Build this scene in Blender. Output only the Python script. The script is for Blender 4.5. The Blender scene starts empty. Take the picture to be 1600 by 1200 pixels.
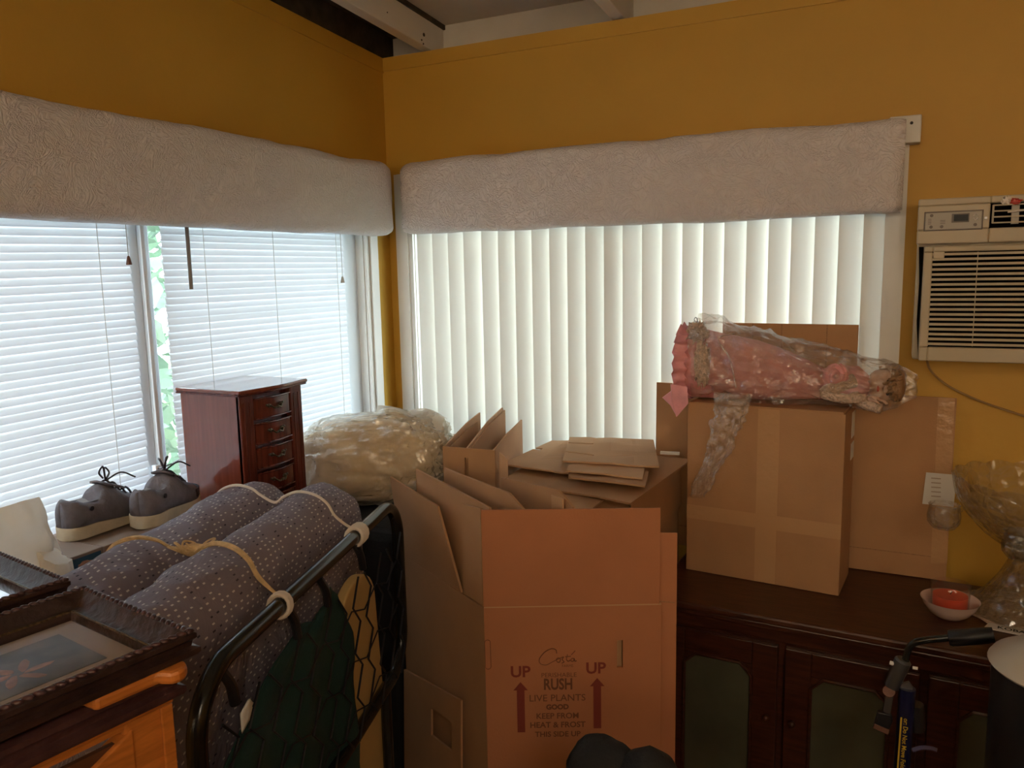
import bpy, math, random
from mathutils import Vector, Matrix, noise
random.seed(7)
scene = bpy.context.scene
COL = scene.collection
PI = math.pi
def Vn(v): return Vector(v).normalized()

# ------------------------------------------------------------------ camera
F_PX = 1235.0
CAM = Vector((1.67, -2.41, 1.60))
AX_R = Vn((0.898, 0.440, -0.020))
AX_B = Vector((0.438, -0.888, 0.143)); AX_B = (AX_B - AX_R * AX_B.dot(AX_R)).normalized()
AX_U = AX_B.cross(AX_R)
cd = bpy.data.cameras.new('camera'); cam = bpy.data.objects.new('camera', cd); COL.objects.link(cam)
cd.sensor_width = 36.0; cd.lens = 36.0 * F_PX / 1600.0; cd.clip_start = 0.02
M4 = Matrix((AX_R, AX_U, AX_B)).transposed().to_4x4(); M4.translation = CAM
cam.matrix_world = M4
scene.camera = cam

# ------------------------------------------------------------------ sky, daylight, exposure
world = bpy.data.worlds.new('sky'); scene.world = world; world.use_nodes = True
bg = world.node_tree.nodes['Background']
bg.inputs[0].default_value = (0.84, 0.92, 1.0, 1); bg.inputs[1].default_value = 7.0
scene.view_settings.view_transform = 'Standard'; scene.view_settings.look = 'None'
scene.view_settings.gamma = 1; scene.view_settings.use_curve_mapping = False
scene.view_settings.exposure = 0.38
FILL_LAMP_W = 20.0      # added fill lamp, unseen, behind the camera

def P(px, py, ax, val):
    """point of the place at picture position (1600x1200) lying on the plane ax = val"""
    d = AX_R * (px - 800) - AX_U * (py - 600) - AX_B * F_PX
    i = 'xyz'.index(ax); t = (val - CAM[i]) / d[i]
    return CAM + d * t

# ------------------------------------------------------------------ materials
MAT = {}
def mat(name, col, rough=0.6, metal=0.0, spec=0.5, bump=None, var=None, **kw):
    """principled material; bump=(scale,strength[,detail]); var=(scale,amount)"""
    if name in MAT: return MAT[name]
    m = bpy.data.materials.new(name); m.use_nodes = True; nt = m.node_tree; b = nt.nodes['Principled BSDF']
    b.inputs['Base Color'].default_value = (*col, 1); b.inputs['Roughness'].default_value = rough
    b.inputs['Metallic'].default_value = metal; b.inputs['Specular IOR Level'].default_value = spec
    for k, v in kw.items(): b.inputs[k].default_value = v
    tc = nt.nodes.new('ShaderNodeTexCoord')
    if var:
        n = nt.nodes.new('ShaderNodeTexNoise'); n.inputs['Scale'].default_value = var[0]; n.inputs['Detail'].default_value = 5
        if len(var) > 2:
            mp = nt.nodes.new('ShaderNodeMapping'); mp.inputs['Scale'].default_value = var[2]
            nt.links.new(tc.outputs['Object'], mp.inputs[0]); nt.links.new(mp.outputs[0], n.inputs['Vector'])
        else: nt.links.new(tc.outputs['Object'], n.inputs['Vector'])
        r = nt.nodes.new('ShaderNodeValToRGB'); a = var[1]
        r.color_ramp.elements[0].position = .3; r.color_ramp.elements[1].position = .7
        r.color_ramp.elements[0].color = (*[c * (1 - a) for c in col], 1)
        r.color_ramp.elements[1].color = (*[min(1, c * (1 + a)) for c in col], 1)
        nt.links.new(n.outputs['Fac'], r.inputs[0]); nt.links.new(r.outputs[0], b.inputs['Base Color'])
    if bump:
        n = nt.nodes.new('ShaderNodeTexNoise'); n.inputs['Scale'].default_value = bump[0]
        n.inputs['Detail'].default_value = bump[2] if len(bump) > 2 else 3
        nt.links.new(tc.outputs['Object'], n.inputs['Vector'])
        bp = nt.nodes.new('ShaderNodeBump'); bp.inputs['Strength'].default_value = bump[1]; bp.inputs['Distance'].default_value = .01
        nt.links.new(n.outputs['Fac'], bp.inputs['Height']); nt.links.new(bp.outputs[0], b.inputs['Normal'])
    MAT[name] = m; return m
def mixmat(name, build):
    m = bpy.data.materials.new(name); m.use_nodes = True; nt = m.node_tree; nt.nodes.clear()
    out = nt.nodes.new('ShaderNodeOutputMaterial'); nt.links.new(build(nt), out.inputs[0]); MAT[name] = m; return m
def sh(nt, kind, **kw):
    n = nt.nodes.new('ShaderNode' + kind)
    for k, v in kw.items(): n.inputs[k].default_value = v
    return n
def mix(nt, a, b, fac):
    m = nt.nodes.new('ShaderNodeMixShader')
    if isinstance(fac, float): m.inputs[0].default_value = fac
    else: nt.links.new(fac, m.inputs[0])
    nt.links.new(a, m.inputs[1]); nt.links.new(b, m.inputs[2]); return m.outputs[0]

mat('wall', (0.57, 0.32, 0.040), .55, bump=(60, .06), var=(3, .05))
mat('white_paint', (0.72, 0.70, 0.66), .45, bump=(30, .05), var=(4, .05))
mat('ceiling_paint', (0.62, 0.58, 0.53), .7, bump=(25, .1), var=(5, .08))
mat('gap_shade_and_fixings', (0.06, 0.05, 0.042), .8, var=(20, .4))  # near-black brown paints the unlit gap above the left wall; also holes, screw
mat('vinyl', (0.78, 0.83, 0.88), .35)
mat('floor_wood', (0.16, 0.09, 0.05), .5, var=(6, .3, (1, 12, 1)))
mat('card', (0.46, 0.25, 0.12), .85, bump=(220, .08), var=(9, .06))
mat('card_pale', (0.56, 0.335, 0.18), .85, bump=(220, .08), var=(9, .06))
mat('card_red_lit', (0.46, 0.185, 0.085), .85, bump=(220, .08), var=(7, .06))  # front box card, with its warm reddish light put into the colour
mat('card_edge', (0.33, 0.18, 0.09), .9, var=(300, .3))
mat('red_ink', (0.22, 0.035, 0.025), .7)
mat('dark_ink', (0.17, 0.06, 0.03), .7)
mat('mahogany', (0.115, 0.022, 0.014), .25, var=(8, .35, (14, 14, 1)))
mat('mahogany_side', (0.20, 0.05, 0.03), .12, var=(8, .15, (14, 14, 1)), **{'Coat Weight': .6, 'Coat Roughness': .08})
mat('dark_wood', (0.055, 0.017, 0.009), .32, var=(7, .4, (2, 18, 18)))
mat('dark_wood_top', (0.075, 0.024, 0.012), .38, var=(6, .4, (2, 22, 2)))
mat('orange_wood', (0.50, 0.16, 0.03), .38, var=(10, .2, (3, 3, 20)))
mat('brown_panel', (0.10, 0.035, 0.015), .5, var=(12, .2))
mat('frame_wood', (0.035, 0.018, 0.016), .32, bump=(90, .2), var=(40, .4))
mat('frame_side', (0.055, 0.022, 0.022), .4, bump=(60, .2), var=(30, .4))
mat('gold_lip', (0.09, 0.06, 0.03), .35, metal=.4, var=(300, .7))
mat('mat_board', (0.40, 0.31, 0.24), .7)
mat('brass', (0.10, 0.075, 0.045), .3, metal=.8)
mat('black_metal', (0.012, 0.013, 0.012), .22)
mat('black_cord', (0.008, 0.008, 0.012), .6)
mat('black_fabric', (0.008, 0.008, 0.010), .8, bump=(150, .2))
mat('black_plastic', (0.012, 0.012, 0.014), .4)
mat('green_cloth', (0.008, 0.045, 0.040), .85, bump=(300, .15))
mat('foam', (0.62, 0.42, 0.16), .7, var=(10, .06))
mat('rope', (0.72, 0.52, 0.28), .8, bump=(400, .4), var=(80, .15))
mat('rope_white', (0.72, 0.63, 0.54), .8, bump=(300, .3))
mat('ac_plastic', (0.50, 0.42, 0.29), .45, var=(4, .04))
mat('ac_panel', (0.42, 0.38, 0.32), .45)
mat('ac_mark', (0.16, 0.13, 0.11), .5)
mat('lcd', (0.012, 0.012, 0.012), .4, spec=.25)
mat('vent_shade', (0.006, 0.005, 0.005), .9, spec=.05)  # near-black paints the shade behind vent and grille and in the side gap
mat('shoe_upper', (0.165, 0.15, 0.17), .8, bump=(120, .25), var=(30, .25))
mat('shoe_dark', (0.028, 0.02, 0.026), .8)
mat('shoe_lining', (0.35, 0.33, 0.33), .9)
mat('shoe_sole', (0.62, 0.52, 0.36), .7, bump=(80, .15), var=(25, .15))
mat('carton_blue', (0.035, 0.10, 0.17), .6, var=(14, .2))
mat('carton_red', (0.28, 0.02, 0.035), .6)
mat('carton_top', (0.30, 0.21, 0.16), .8)
mat('skin_print', (0.45, 0.24, 0.16), .7, var=(60, .3))
mat('white_card', (0.75, 0.73, 0.70), .6)
mat('porcelain_white', (0.80, 0.62, 0.55), .25)
mat('wax', (0.80, 0.085, 0.035), .5, **{'Subsurface Weight': .3})
mat('cream_metal', (0.55, 0.50, 0.41), .4)
mat('steel', (0.18, 0.18, 0.19), .3, metal=.8)
mat('strap_brown', (0.16, 0.07, 0.045), .6)
mat('navy', (0.008, 0.010, 0.045), .35)
mat('yellow_ink', (0.60, 0.40, 0.03), .5)
mat('lavender', (0.22, 0.20, 0.38), .15, **{'Transmission Weight': .4})
mat('cord_tan', (0.33, 0.20, 0.07), .6)
mat('pink_cloth', (0.66, 0.27, 0.26), .7, bump=(50, .3), var=(18, .2))
mat('pink_satin', (0.78, 0.33, 0.35), .4, var=(18, .2))
mat('lace', (0.68, 0.50, 0.38), .85, bump=(250, .8), var=(120, .25))
mat('doll_skin', (0.62, 0.40, 0.30), .35)
mat('doll_hair', (0.30, 0.16, 0.07), .6, bump=(120, .6))
mat('eye', (0.02, 0.02, 0.03), .1)
mat('pillow_cream', (0.82, 0.66, 0.46), .8, bump=(14, .8, 5), var=(9, .25))
mat('grass', (0.16, 0.20, 0.10), .9, var=(9, .3))
mat('leaf', (0.22, 0.36, 0.24), .6, var=(3, .4))
mat('paper', (0.74, 0.72, 0.69), .6)
mat('label_print', (0.48, 0.40, 0.34), .7)
mat('ink_black', (0.02, 0.02, 0.02), .6)
mat('tape_tan', (0.56, 0.33, 0.17), .22, bump=(40, .3))
mat('wrapper_red', (0.60, 0.07, 0.05), .4)
mat('wrapper_white', (0.78, 0.72, 0.66), .5)

def slat_shader(cd_, ct, f):
    def g(nt):
        d = sh(nt, 'BsdfDiffuse', Color=(*cd_, 1)); t = sh(nt, 'BsdfTranslucent', Color=(*ct, 1))
        return mix(nt, d.outputs[0], t.outputs[0], f)
    return g
mixmat('slat', slat_shader((.86, .88, .92), (.84, .88, .95), .155))
mixmat('fill_curtain', slat_shader((.75, .50, .30), (.95, .66, .40), .72))  # warm tint added to colour the rear window's fill light
mixmat('vane', slat_shader((.80, .77, .71), (.80, .77, .71), .155))
def facing_refl(nt, normal, base, gain):
    """reflectance of a thin film, the same from both of its sides"""
    lw = nt.nodes.new('ShaderNodeLayerWeight'); lw.inputs['Blend'].default_value = .5; nt.links.new(normal, lw.inputs['Normal'])
    p = nt.nodes.new('ShaderNodeMath'); p.operation = 'POWER'; p.inputs[1].default_value = 4.0; nt.links.new(lw.outputs['Facing'], p.inputs[0])
    m = nt.nodes.new('ShaderNodeMath'); m.operation = 'MULTIPLY_ADD'; m.inputs[1].default_value = gain; m.inputs[2].default_value = base; nt.links.new(p.outputs[0], m.inputs[0])
    return m.outputs[0]
def plastic(alpha, haze, tint=(1, 1, 1), ior=1.45, rough=.12, bscale=60):
    def g(nt):
        tr = sh(nt, 'BsdfTransparent', Color=(*tint, 1)); gl = sh(nt, 'BsdfGlossy', Roughness=rough)
        df = sh(nt, 'BsdfDiffuse', Color=(.93, .86, .76, 1)); tl = sh(nt, 'BsdfTranslucent', Color=(.93, .86, .76, 1))
        hz = mix(nt, df.outputs[0], tl.outputs[0], .5)
        base = mix(nt, tr.outputs[0], hz, haze)
        tc = nt.nodes.new('ShaderNodeTexCoord'); n = sh(nt, 'TexNoise', Scale=bscale, Detail=4.0, Distortion=1.5)
        bp = sh(nt, 'Bump', Strength=.7, Distance=.01)
        nt.links.new(tc.outputs['Object'], n.inputs['Vector']); nt.links.new(n.outputs['Fac'], bp.inputs['Height'])
        nt.links.new(bp.outputs[0], gl.inputs['Normal'])
        return mix(nt, base, gl.outputs[0], facing_refl(nt, bp.outputs[0], (ior - 1) * .25, .5))
    return g
mixmat('clear_plastic', plastic(1, .15, (.98, .96, .93), 1.6, .16, 40))
mixmat('wrap_plastic', plastic(1, .22, (.97, .95, .90), 1.6, .15, 25))
mixmat('milky_plastic', plastic(1, .78, (.97, .95, .9), 1.3, .3, 20))
mixmat('pane', lambda nt: mix(nt, sh(nt, 'BsdfTransparent', Color=(.95, .98, .98, 1)).outputs[0], sh(nt, 'BsdfGlossy', Roughness=.02).outputs[0], .06))
mixmat('picture_glass', lambda nt: mix(nt, sh(nt, 'BsdfTransparent', Color=(.95, .95, .95, 1)).outputs[0], sh(nt, 'BsdfGlossy', Roughness=.05).outputs[0], .03))
def crystal(nt):
    tc = nt.nodes.new('ShaderNodeTexCoord'); v = sh(nt, 'TexVoronoi', Scale=34.0); v.feature = 'DISTANCE_TO_EDGE'
    bp = sh(nt, 'Bump', Strength=1.0, Distance=.012); gl = sh(nt, 'BsdfGlossy', Roughness=.06); rf = sh(nt, 'BsdfRefraction', Roughness=.02, IOR=1.25)
    nt.links.new(tc.outputs['Object'], v.inputs['Vector']); nt.links.new(v.outputs['Distance'], bp.inputs['Height'])
    for n in (gl, rf): nt.links.new(bp.outputs[0], n.inputs['Normal'])
    tr = sh(nt, 'BsdfTransparent', Color=(.96, .96, .94, 1)); df = sh(nt, 'BsdfDiffuse', Color=(.9, .88, .82, 1))
    base = mix(nt, mix(nt, tr.outputs[0], rf.outputs[0], .18), df.outputs[0], .025)
    return mix(nt, base, gl.outputs[0], facing_refl(nt, bp.outputs[0], .05, .8))
mixmat('crystal', crystal)
mixmat('thin_glass', plastic(1, .04, (.99, .97, .95), 1.2, .05, 1))

def quilt():
    m = mat('valance_fabric', (0.74, 0.68, 0.67), .85); nt = m.node_tree; b = nt.nodes['Principled BSDF']
    tc = nt.nodes.new('ShaderNodeTexCoord')
    n1 = sh(nt, 'TexNoise', Scale=16.0, Detail=2.0, Distortion=3.5); v = sh(nt, 'TexVoronoi', Scale=55.0)
    n2 = sh(nt, 'TexNoise', Scale=4.0)
    for n in (n1, n2): nt.links.new(tc.outputs['Object'], n.inputs['Vector'])
    mx = nt.nodes.new('ShaderNodeVectorMath'); mx.operation = 'MULTIPLY_ADD'; mx.inputs[1].default_value = (.05, .05, .05)
    nt.links.new(n1.outputs['Color'], mx.inputs[0]); nt.links.new(tc.outputs['Object'], mx.inputs[2]); nt.links.new(mx.outputs[0], v.inputs['Vector'])
    w = nt.nodes.new('ShaderNodeMath'); w.operation = 'PINGPONG'; w.inputs[1].default_value = .09
    nt.links.new(n1.outputs['Fac'], w.inputs[0])
    a = nt.nodes.new('ShaderNodeMath'); a.operation = 'MULTIPLY_ADD'; a.inputs[1].default_value = 5.0
    nt.links.new(w.outputs[0], a.inputs[0])
    v2 = nt.nodes.new('ShaderNodeMath'); v2.operation = 'MULTIPLY'; nt.links.new(v.outputs['Distance'], v2.inputs[0]); nt.links.new(n2.outputs['Fac'], v2.inputs[1])
    nt.links.new(v2.outputs[0], a.inputs[2])
    bp = sh(nt, 'Bump', Strength=.7, Distance=.008); nt.links.new(a.outputs[0], bp.inputs['Height']); nt.links.new(bp.outputs[0], b.inputs['Normal'])
quilt()
def ticking():
    """mauve mattress ticking printed with rows of short pale and dark dashes (uv in metres)"""
    m = mat('ticking', (0.20, 0.165, 0.19), .75); nt = m.node_tree; b = nt.nodes['Principled BSDF']
    tc = nt.nodes.new('ShaderNodeTexCoord'); sp = nt.nodes.new('ShaderNodeSeparateXYZ'); nt.links.new(tc.outputs['UV'], sp.inputs[0])
    def mth(op, a, b_=None, c=None):
        n = nt.nodes.new('ShaderNodeMath'); n.operation = op
        for i, q in enumerate((a, b_, c)):
            if q is None: continue
            if isinstance(q, (int, float)): n.inputs[i].default_value = q
            else: nt.links.new(q, n.inputs[i])
        return n.outputs[0]
    V = mth('DIVIDE', sp.outputs[1], .0100); U = mth('DIVIDE', sp.outputs[0], .0165)
    row = mth('FLOOR', V); x = mth('FRACT', mth('MULTIPLY_ADD', row, .37, U)); y = mth('FRACT', V)
    cell = mth('FLOOR', mth('MULTIPLY_ADD', row, .37, U))
    rnd = mth('FRACT', mth('MULTIPLY', mth('SINE', mth('MULTIPLY_ADD', cell, 12.9898, mth('MULTIPLY', row, 78.233))), 43758.5453))
    dash = mth('MULTIPLY', mth('LESS_THAN', mth('ABSOLUTE', mth('SUBTRACT', x, .5)), .17), mth('LESS_THAN', mth('ABSOLUTE', mth('SUBTRACT', y, .5)), .14))
    pale = mth('MULTIPLY', dash, mth('LESS_THAN', rnd, .62)); dark = mth('MULTIPLY', dash, mth('GREATER_THAN', rnd, .84))
    def mc(f, a, c):
        n = nt.nodes.new('ShaderNodeMix'); n.data_type = 'RGBA'; nt.links.new(f, n.inputs[0])
        if isinstance(a, tuple): n.inputs[6].default_value = a
        else: nt.links.new(a, n.inputs[6])
        n.inputs[7].default_value = c; return n.outputs[2]
    c1 = mc(pale, (0.22, 0.18, 0.215, 1), (0.66, 0.60, 0.58, 1)); c2 = mc(dark, c1, (0.035, 0.025, 0.045, 1))
    nt.links.new(c2, b.inputs['Base Color'])
    n = sh(nt, 'TexNoise', Scale=9.0, Detail=5.0, Distortion=1.2); bp = sh(nt, 'Bump', Strength=.45, Distance=.03)
    nt.links.new(tc.outputs['Object'], n.inputs['Vector']); nt.links.new(n.outputs['Fac'], bp.inputs['Height']); nt.links.new(bp.outputs[0], b.inputs['Normal'])
ticking()
def print_art():
    """small faded print: grey ground with a soft warm blossom shape"""
    m = mat('faded_print', (0.14, 0.125, 0.105), .6); nt = m.node_tree; b = nt.nodes['Principled BSDF']
    tc = nt.nodes.new('ShaderNodeTexCoord'); n = sh(nt, 'TexNoise', Scale=38.0, Detail=2.0); nt.links.new(tc.outputs['Object'], n.inputs['Vector'])
    r = nt.nodes.new('ShaderNodeValToRGB'); r.color_ramp.elements[0].position = .35; r.color_ramp.elements[1].position = .75
    r.color_ramp.elements[0].color = (.10, .09, .075, 1); r.color_ramp.elements[1].color = (.19, .165, .13, 1)
    nt.links.new(n.outputs['Fac'], r.inputs[0]); nt.links.new(r.outputs[0], b.inputs['Base Color'])
print_art()
mat('print_blossom', (0.36, 0.17, 0.09), .6, var=(60, .4))
mat('cabinet_curtain', (0.085, 0.085, 0.052), .5, var=(5, .3))

# ------------------------------------------------------------------ mesh helpers
class MB:
    def __init__(s): s.v = []; s.f = []; s.uv = {}
    def add(s, vs, fs):
        o = len(s.v); s.v += [Vector(q) for q in vs]; s.f += [tuple(i + o for i in f) for f in fs]; return s
    def box(s, x0, x1, y0, y1, z0, z1):
        return s.hexa([(x0, y0, z0), (x1, y0, z0), (x1, y1, z0), (x0, y1, z0), (x0, y0, z1), (x1, y0, z1), (x1, y1, z1), (x0, y1, z1)])
    def hexa(s, p):
        return s.add(p, [(3, 2, 1, 0), (4, 5, 6, 7), (0, 1, 5, 4), (1, 2, 6, 5), (2, 3, 7, 6), (3, 0, 4, 7)])
    def obox(s, c, ax, ay, az):
        """box with centre c and half-extent vectors"""
        c, ax, ay, az = map(Vector, (c, ax, ay, az))
        return s.hexa([c + ax * i + ay * j + az * k for k in (-1, 1) for i, j in ((-1, -1), (1, -1), (1, 1), (-1, 1))])
    def prism(s, poly, d):
        """extrude a planar polygon by vector d"""
        n = len(poly); d = Vector(d); p = [Vector(q) for q in poly]
        return s.add(p + [q + d for q in p], [tuple(range(n))[::-1], tuple(range(n, 2 * n))] + [(i, (i + 1) % n, n + (i + 1) % n, n + i) for i in range(n)])
    def sheet(s, poly, t=.004):
        p = [Vector(q) for q in poly]; nrm = (p[1] - p[0]).cross(p[-1] - p[0]).normalized()
        return s.prism(p, nrm * t)
    def holed(s, o, ax, ay, w, h, holes, t):
        """sheet w x h with rectangular holes (x0,x1,y0,y1), axes ax, ay"""
        o, ax, ay = Vector(o), Vn(ax), Vn(ay); nrm = ax.cross(ay)
        xs = sorted({0, w, *[q for hh in holes for q in hh[:2]]}); ys = sorted({0, h, *[q for hh in holes for q in hh[2:]]})
        for i in range(len(xs) - 1):
            for j in range(len(ys) - 1):
                cx, cy = (xs[i] + xs[i + 1]) / 2, (ys[j] + ys[j + 1]) / 2
                if any(a < cx < b and c < cy < d for a, b, c, d in holes): continue
                s.prism([o + ax * xs[i] + ay * ys[j], o + ax * xs[i + 1] + ay * ys[j], o + ax * xs[i + 1] + ay * ys[j + 1], o + ax * xs[i] + ay * ys[j + 1]], nrm * t)
        return s
    def tube(s, pts, r, n=8, closed=False):
        pts = [Vector(q) for q in pts]; m = len(pts); rs = r if isinstance(r, (list, tuple)) else [r] * m
        vs = []; up = None
        for i in range(m):
            a = pts[(i - 1) % m] if (closed or i > 0) else pts[i]; b = pts[(i + 1) % m] if (closed or i < m - 1) else pts[i]
            t = (b - a).normalized()
            if up is None: up = t.orthogonal().normalized()
            else:
                up = up - t * up.dot(t); up = up.normalized() if up.length > 1e-6 else t.orthogonal().normalized()
            w = t.cross(up)
            vs += [pts[i] + (up * math.cos(2 * PI * k / n) + w * math.sin(2 * PI * k / n)) * rs[i] for k in range(n)]
        fs = [(i * n + k, i * n + (k + 1) % n, ((i + 1) % m) * n + (k + 1) % n, ((i + 1) % m) * n + k) for i in range(m if closed else m - 1) for k in range(n)]
        if not closed: fs += [tuple(range(n))[::-1], tuple(range((m - 1) * n, m * n))]
        return s.add(vs, fs)
    def lathe(s, prof, c, n=32, wob=None):
        c = Vector(c); m = len(prof); vs = []
        for i, (r, z) in enumerate(prof):
            for k in range(n):
                a = 2 * PI * k / n; rr, zz = (r, z) if wob is None else wob(r, z, a, i)
                vs.append(c + Vector((rr * math.cos(a), rr * math.sin(a), zz)))
        fs = [(i * n + k, i * n + (k + 1) % n, (i + 1) * n + (k + 1) % n, (i + 1) * n + k) for i in range(m - 1) for k in range(n)]
        fs += [tuple(range(n))[::-1], tuple(range((m - 1) * n, m * n))]
        return s.add(vs, fs)
    def grid(s, fn, nu, nv, closeu=False, uvfn=None):
        o = len(s.v); k = nu if closeu else nu + 1
        for j in range(nv + 1):
            for i in range(k): s.v.append(Vector(fn(i / nu, j / nv)))
        for j in range(nv):
            for i in range(nu):
                a, b = i, (i + 1) % k if closeu else i + 1
                s.f.append((o + j * k + a, o + j * k + b, o + (j + 1) * k + b, o + (j + 1) * k + a))
                if uvfn: s.uv[len(s.f) - 1] = [uvfn(i / nu, j / nv), uvfn((i + 1) / nu, j / nv), uvfn((i + 1) / nu, (j + 1) / nv), uvfn(i / nu, (j + 1) / nv)]
        return s
    def cap(s, idx): s.f.append(tuple(idx)); return s
    def blob(s, c, r, n=14, amp=0.0, freq=6.0, seed=0, axes=None):
        c = Vector(c); ax = axes or (Vector((1, 0, 0)), Vector((0, 1, 0)), Vector((0, 0, 1)))
        def fn(u, v):
            th = PI * min(max(v, .001), .999); ph = 2 * PI * u
            d = Vector((math.sin(th) * math.cos(ph), math.sin(th) * math.sin(ph), math.cos(th)))
            k = 1 + amp * noise.fractal(d * freq * .5 + Vector((seed * 7.1, seed * 3.3, 0)), 1, 2, 4)
            return c + ax[0] * d.x * r[0] * k + ax[1] * d.y * r[1] * k + ax[2] * d.z * r[2] * k
        return s.grid(fn, n * 2, n, closeu=True)
    def build(s, name, m, parent=None, smooth=False, angle=40, base=None, bevel=0, sub=0, solid=0):
        """one mesh object; with a parent it is a part, else a thing whose origin is its base"""
        org = root_loc(parent) if parent is not None else (Vector(base) if base else s.foot())
        me = bpy.data.meshes.new(name); me.from_pydata([q - org for q in s.v], [], s.f); me.validate()
        import bmesh
        bm = bmesh.new(); bm.from_mesh(me); bmesh.ops.recalc_face_normals(bm, faces=bm.faces); 
        if not s.uv: pass
        bm.to_mesh(me); bm.free()
        if s.uv:
            ul = me.uv_layers.new(name='uv')
            vmap = {}
            for fi, u4 in s.uv.items():
                for vi, u in zip(s.f[fi], u4): vmap[(fi, vi)] = u
            for p in me.polygons:
                for li in p.loop_indices:
                    q = vmap.get((p.index, me.loops[li].vertex_index))
                    if q: ul.data[li].uv = q
        if smooth:
            me.polygons.foreach_set('use_smooth', [True] * len(me.polygons))
            if angle < 180: me.set_sharp_from_angle(angle=math.radians(angle))
        me.materials.append(MAT[m]); o = bpy.data.objects.new(name, me); COL.objects.link(o)
        if parent is not None: o.parent = parent
        else: o.location = org
        if solid:
            q = o.modifiers.new('thickness', 'SOLIDIFY'); q.thickness = solid; q.offset = 0
        if bevel:
            q = o.modifiers.new('bevel', 'BEVEL'); q.width = bevel; q.segments = 2; q.limit_method = 'ANGLE'
        if sub:
            q = o.modifiers.new('sub', 'SUBSURF'); q.levels = sub; q.render_levels = sub
        return o
    def foot(s):
        xs = [q.x for q in s.v]; ys = [q.y for q in s.v]; zs = [q.z for q in s.v]
        return Vector(((min(xs) + max(xs)) / 2, (min(ys) + max(ys)) / 2, min(zs)))
def root_loc(o):
    v = Vector((0, 0, 0))
    while o is not None: v += o.location; o = o.parent
    return v
def tag(o, label=None, cat=None, group=None, kind=None):
    if label: o['label'] = label
    if cat: o['category'] = cat
    if group: o['group'] = group
    if kind: o['kind'] = kind
    return o
def thing(name, loc, label=None, cat=None, group=None, kind=None):
    o = bpy.data.objects.new(name, None); COL.objects.link(o); o.location = Vector(loc); o.empty_display_size = .05
    return tag(o, label, cat, group, kind)
def dup(o, dloc=(0, 0, 0), rot=None):
    c = o.copy(); COL.objects.link(c); c.location = o.location + Vector(dloc)
    if rot: c.rotation_euler = rot
    return c
def smooth_path(pts, n=6):
    """Catmull-Rom through the points"""
    p = [Vector(q) for q in pts]; p = [p[0] * 2 - p[1]] + p + [p[-1] * 2 - p[-2]]; out = []
    for i in range(1, len(p) - 2):
        for k in range(n):
            t = k / n; a, b, c, d = p[i - 1:i + 3]
            out.append(.5 * (2 * b + (c - a) * t + (2 * a - 5 * b + 4 * c - d) * t * t + (3 * b - a - 3 * c + d) * t ** 3))
    return out + [p[-2]]
def text(body, size, o, ax, ay, m, parent, name='lettering', align='CENTER', bold=0.0, shear=0.0, sx=1.0):
    cu = bpy.data.curves.new('t', 'FONT'); cu.body = body; cu.size = size; cu.align_x = align; cu.align_y = 'CENTER'; cu.offset = bold; cu.shear = shear
    cu.resolution_u = 3
    ob = bpy.data.objects.new('t', cu); COL.objects.link(ob); dg = bpy.context.evaluated_depsgraph_get(); dg.update()
    me = bpy.data.meshes.new_from_object(ob.evaluated_get(dg)); bpy.data.objects.remove(ob)
    o, ax, ay = Vector(o), Vn(ax), Vn(ay); org = root_loc(parent)
    for v in me.vertices: v.co = o + ax * v.co.x * sx + ay * v.co.y - org
    me.name = name; me.materials.clear(); me.materials.append(MAT[m])
    t = bpy.data.objects.new(name, me); COL.objects.link(t); t.parent = parent; return t
def fbm(p, o=3): return noise.fractal(Vector(p), 1, 2, o)
def lerp(a, b, t): return a + (b - a) * t

# ================================================================== THE ROOM
SL = .07                         # roof pitch: rises away from the back wall
WT = 2.34                        # wall top at the back wall
def struct(o): o['kind'] = 'structure'; return o
RX1, RY0 = 4.6, -5.2             # far sides of the room, behind the camera
struct(MB().box(-.15, RX1, RY0, .15, -.1, 0).build('floor', 'floor_wood'))
# wall_left with the window opening
W1 = (-2.05, -.16, .985, 1.86)   # y0, y1, z0, z1
def zt(y): return WT - SL * y
b = MB()
b.prism([(0, RY0, 0), (0, .12, 0), (0, .12, W1[2]), (0, RY0, W1[2])], (-.12, 0, 0))
b.prism([(0, RY0, W1[3]), (0, .12, W1[3]), (0, .12, zt(0)), (0, 0, zt(0)), (0, RY0, zt(RY0))], (-.12, 0, 0))
b.prism([(0, RY0, W1[2]), (0, W1[0], W1[2]), (0, W1[0], W1[3]), (0, RY0, W1[3])], (-.12, 0, 0))
b.prism([(0, W1[1], W1[2]), (0, .12, W1[2]), (0, .12, W1[3]), (0, W1[1], W1[3])], (-.12, 0, 0))
struct(b.build('wall_left', 'wall'))
W2 = (.105, 1.62, .88, 1.88)     # x0, x1, z0, z1
b = MB()
b.box(0, RX1, 0, .12, 0, W2[2]); b.box(0, RX1, 0, .12, W2[3], WT); b.box(0, W2[0], 0, .12, W2[2], W2[3]); b.box(W2[1], RX1, 0, .12, W2[2], W2[3])
struct(b.build('wall_back', 'wall'))
struct(MB().prism([(RX1, RY0, 0), (RX1, .12, 0), (RX1, .12, 3.0), (RX1, RY0, 3.0)], (.12, 0, 0)).build('wall_right', 'wall'))
W3 = (.3, 4.3, 1.40, 2.60)       # unseen window band added behind the camera for soft fill light
b = MB().holed((0, RY0 - .12, 0), (1, 0, 0), (0, 0, 1), RX1, 3.0, [W3], -.12)
struct(b.build('wall_front', 'wall'))
w3 = thing('fill_window', (2.3, RY0 - .06, W3[2]), kind='structure')  # added fill window, out of view
MB().box(W3[0], W3[1], RY0 - .08, RY0 - .075, W3[2], W3[3]).build('pane', 'pane', w3)
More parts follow.
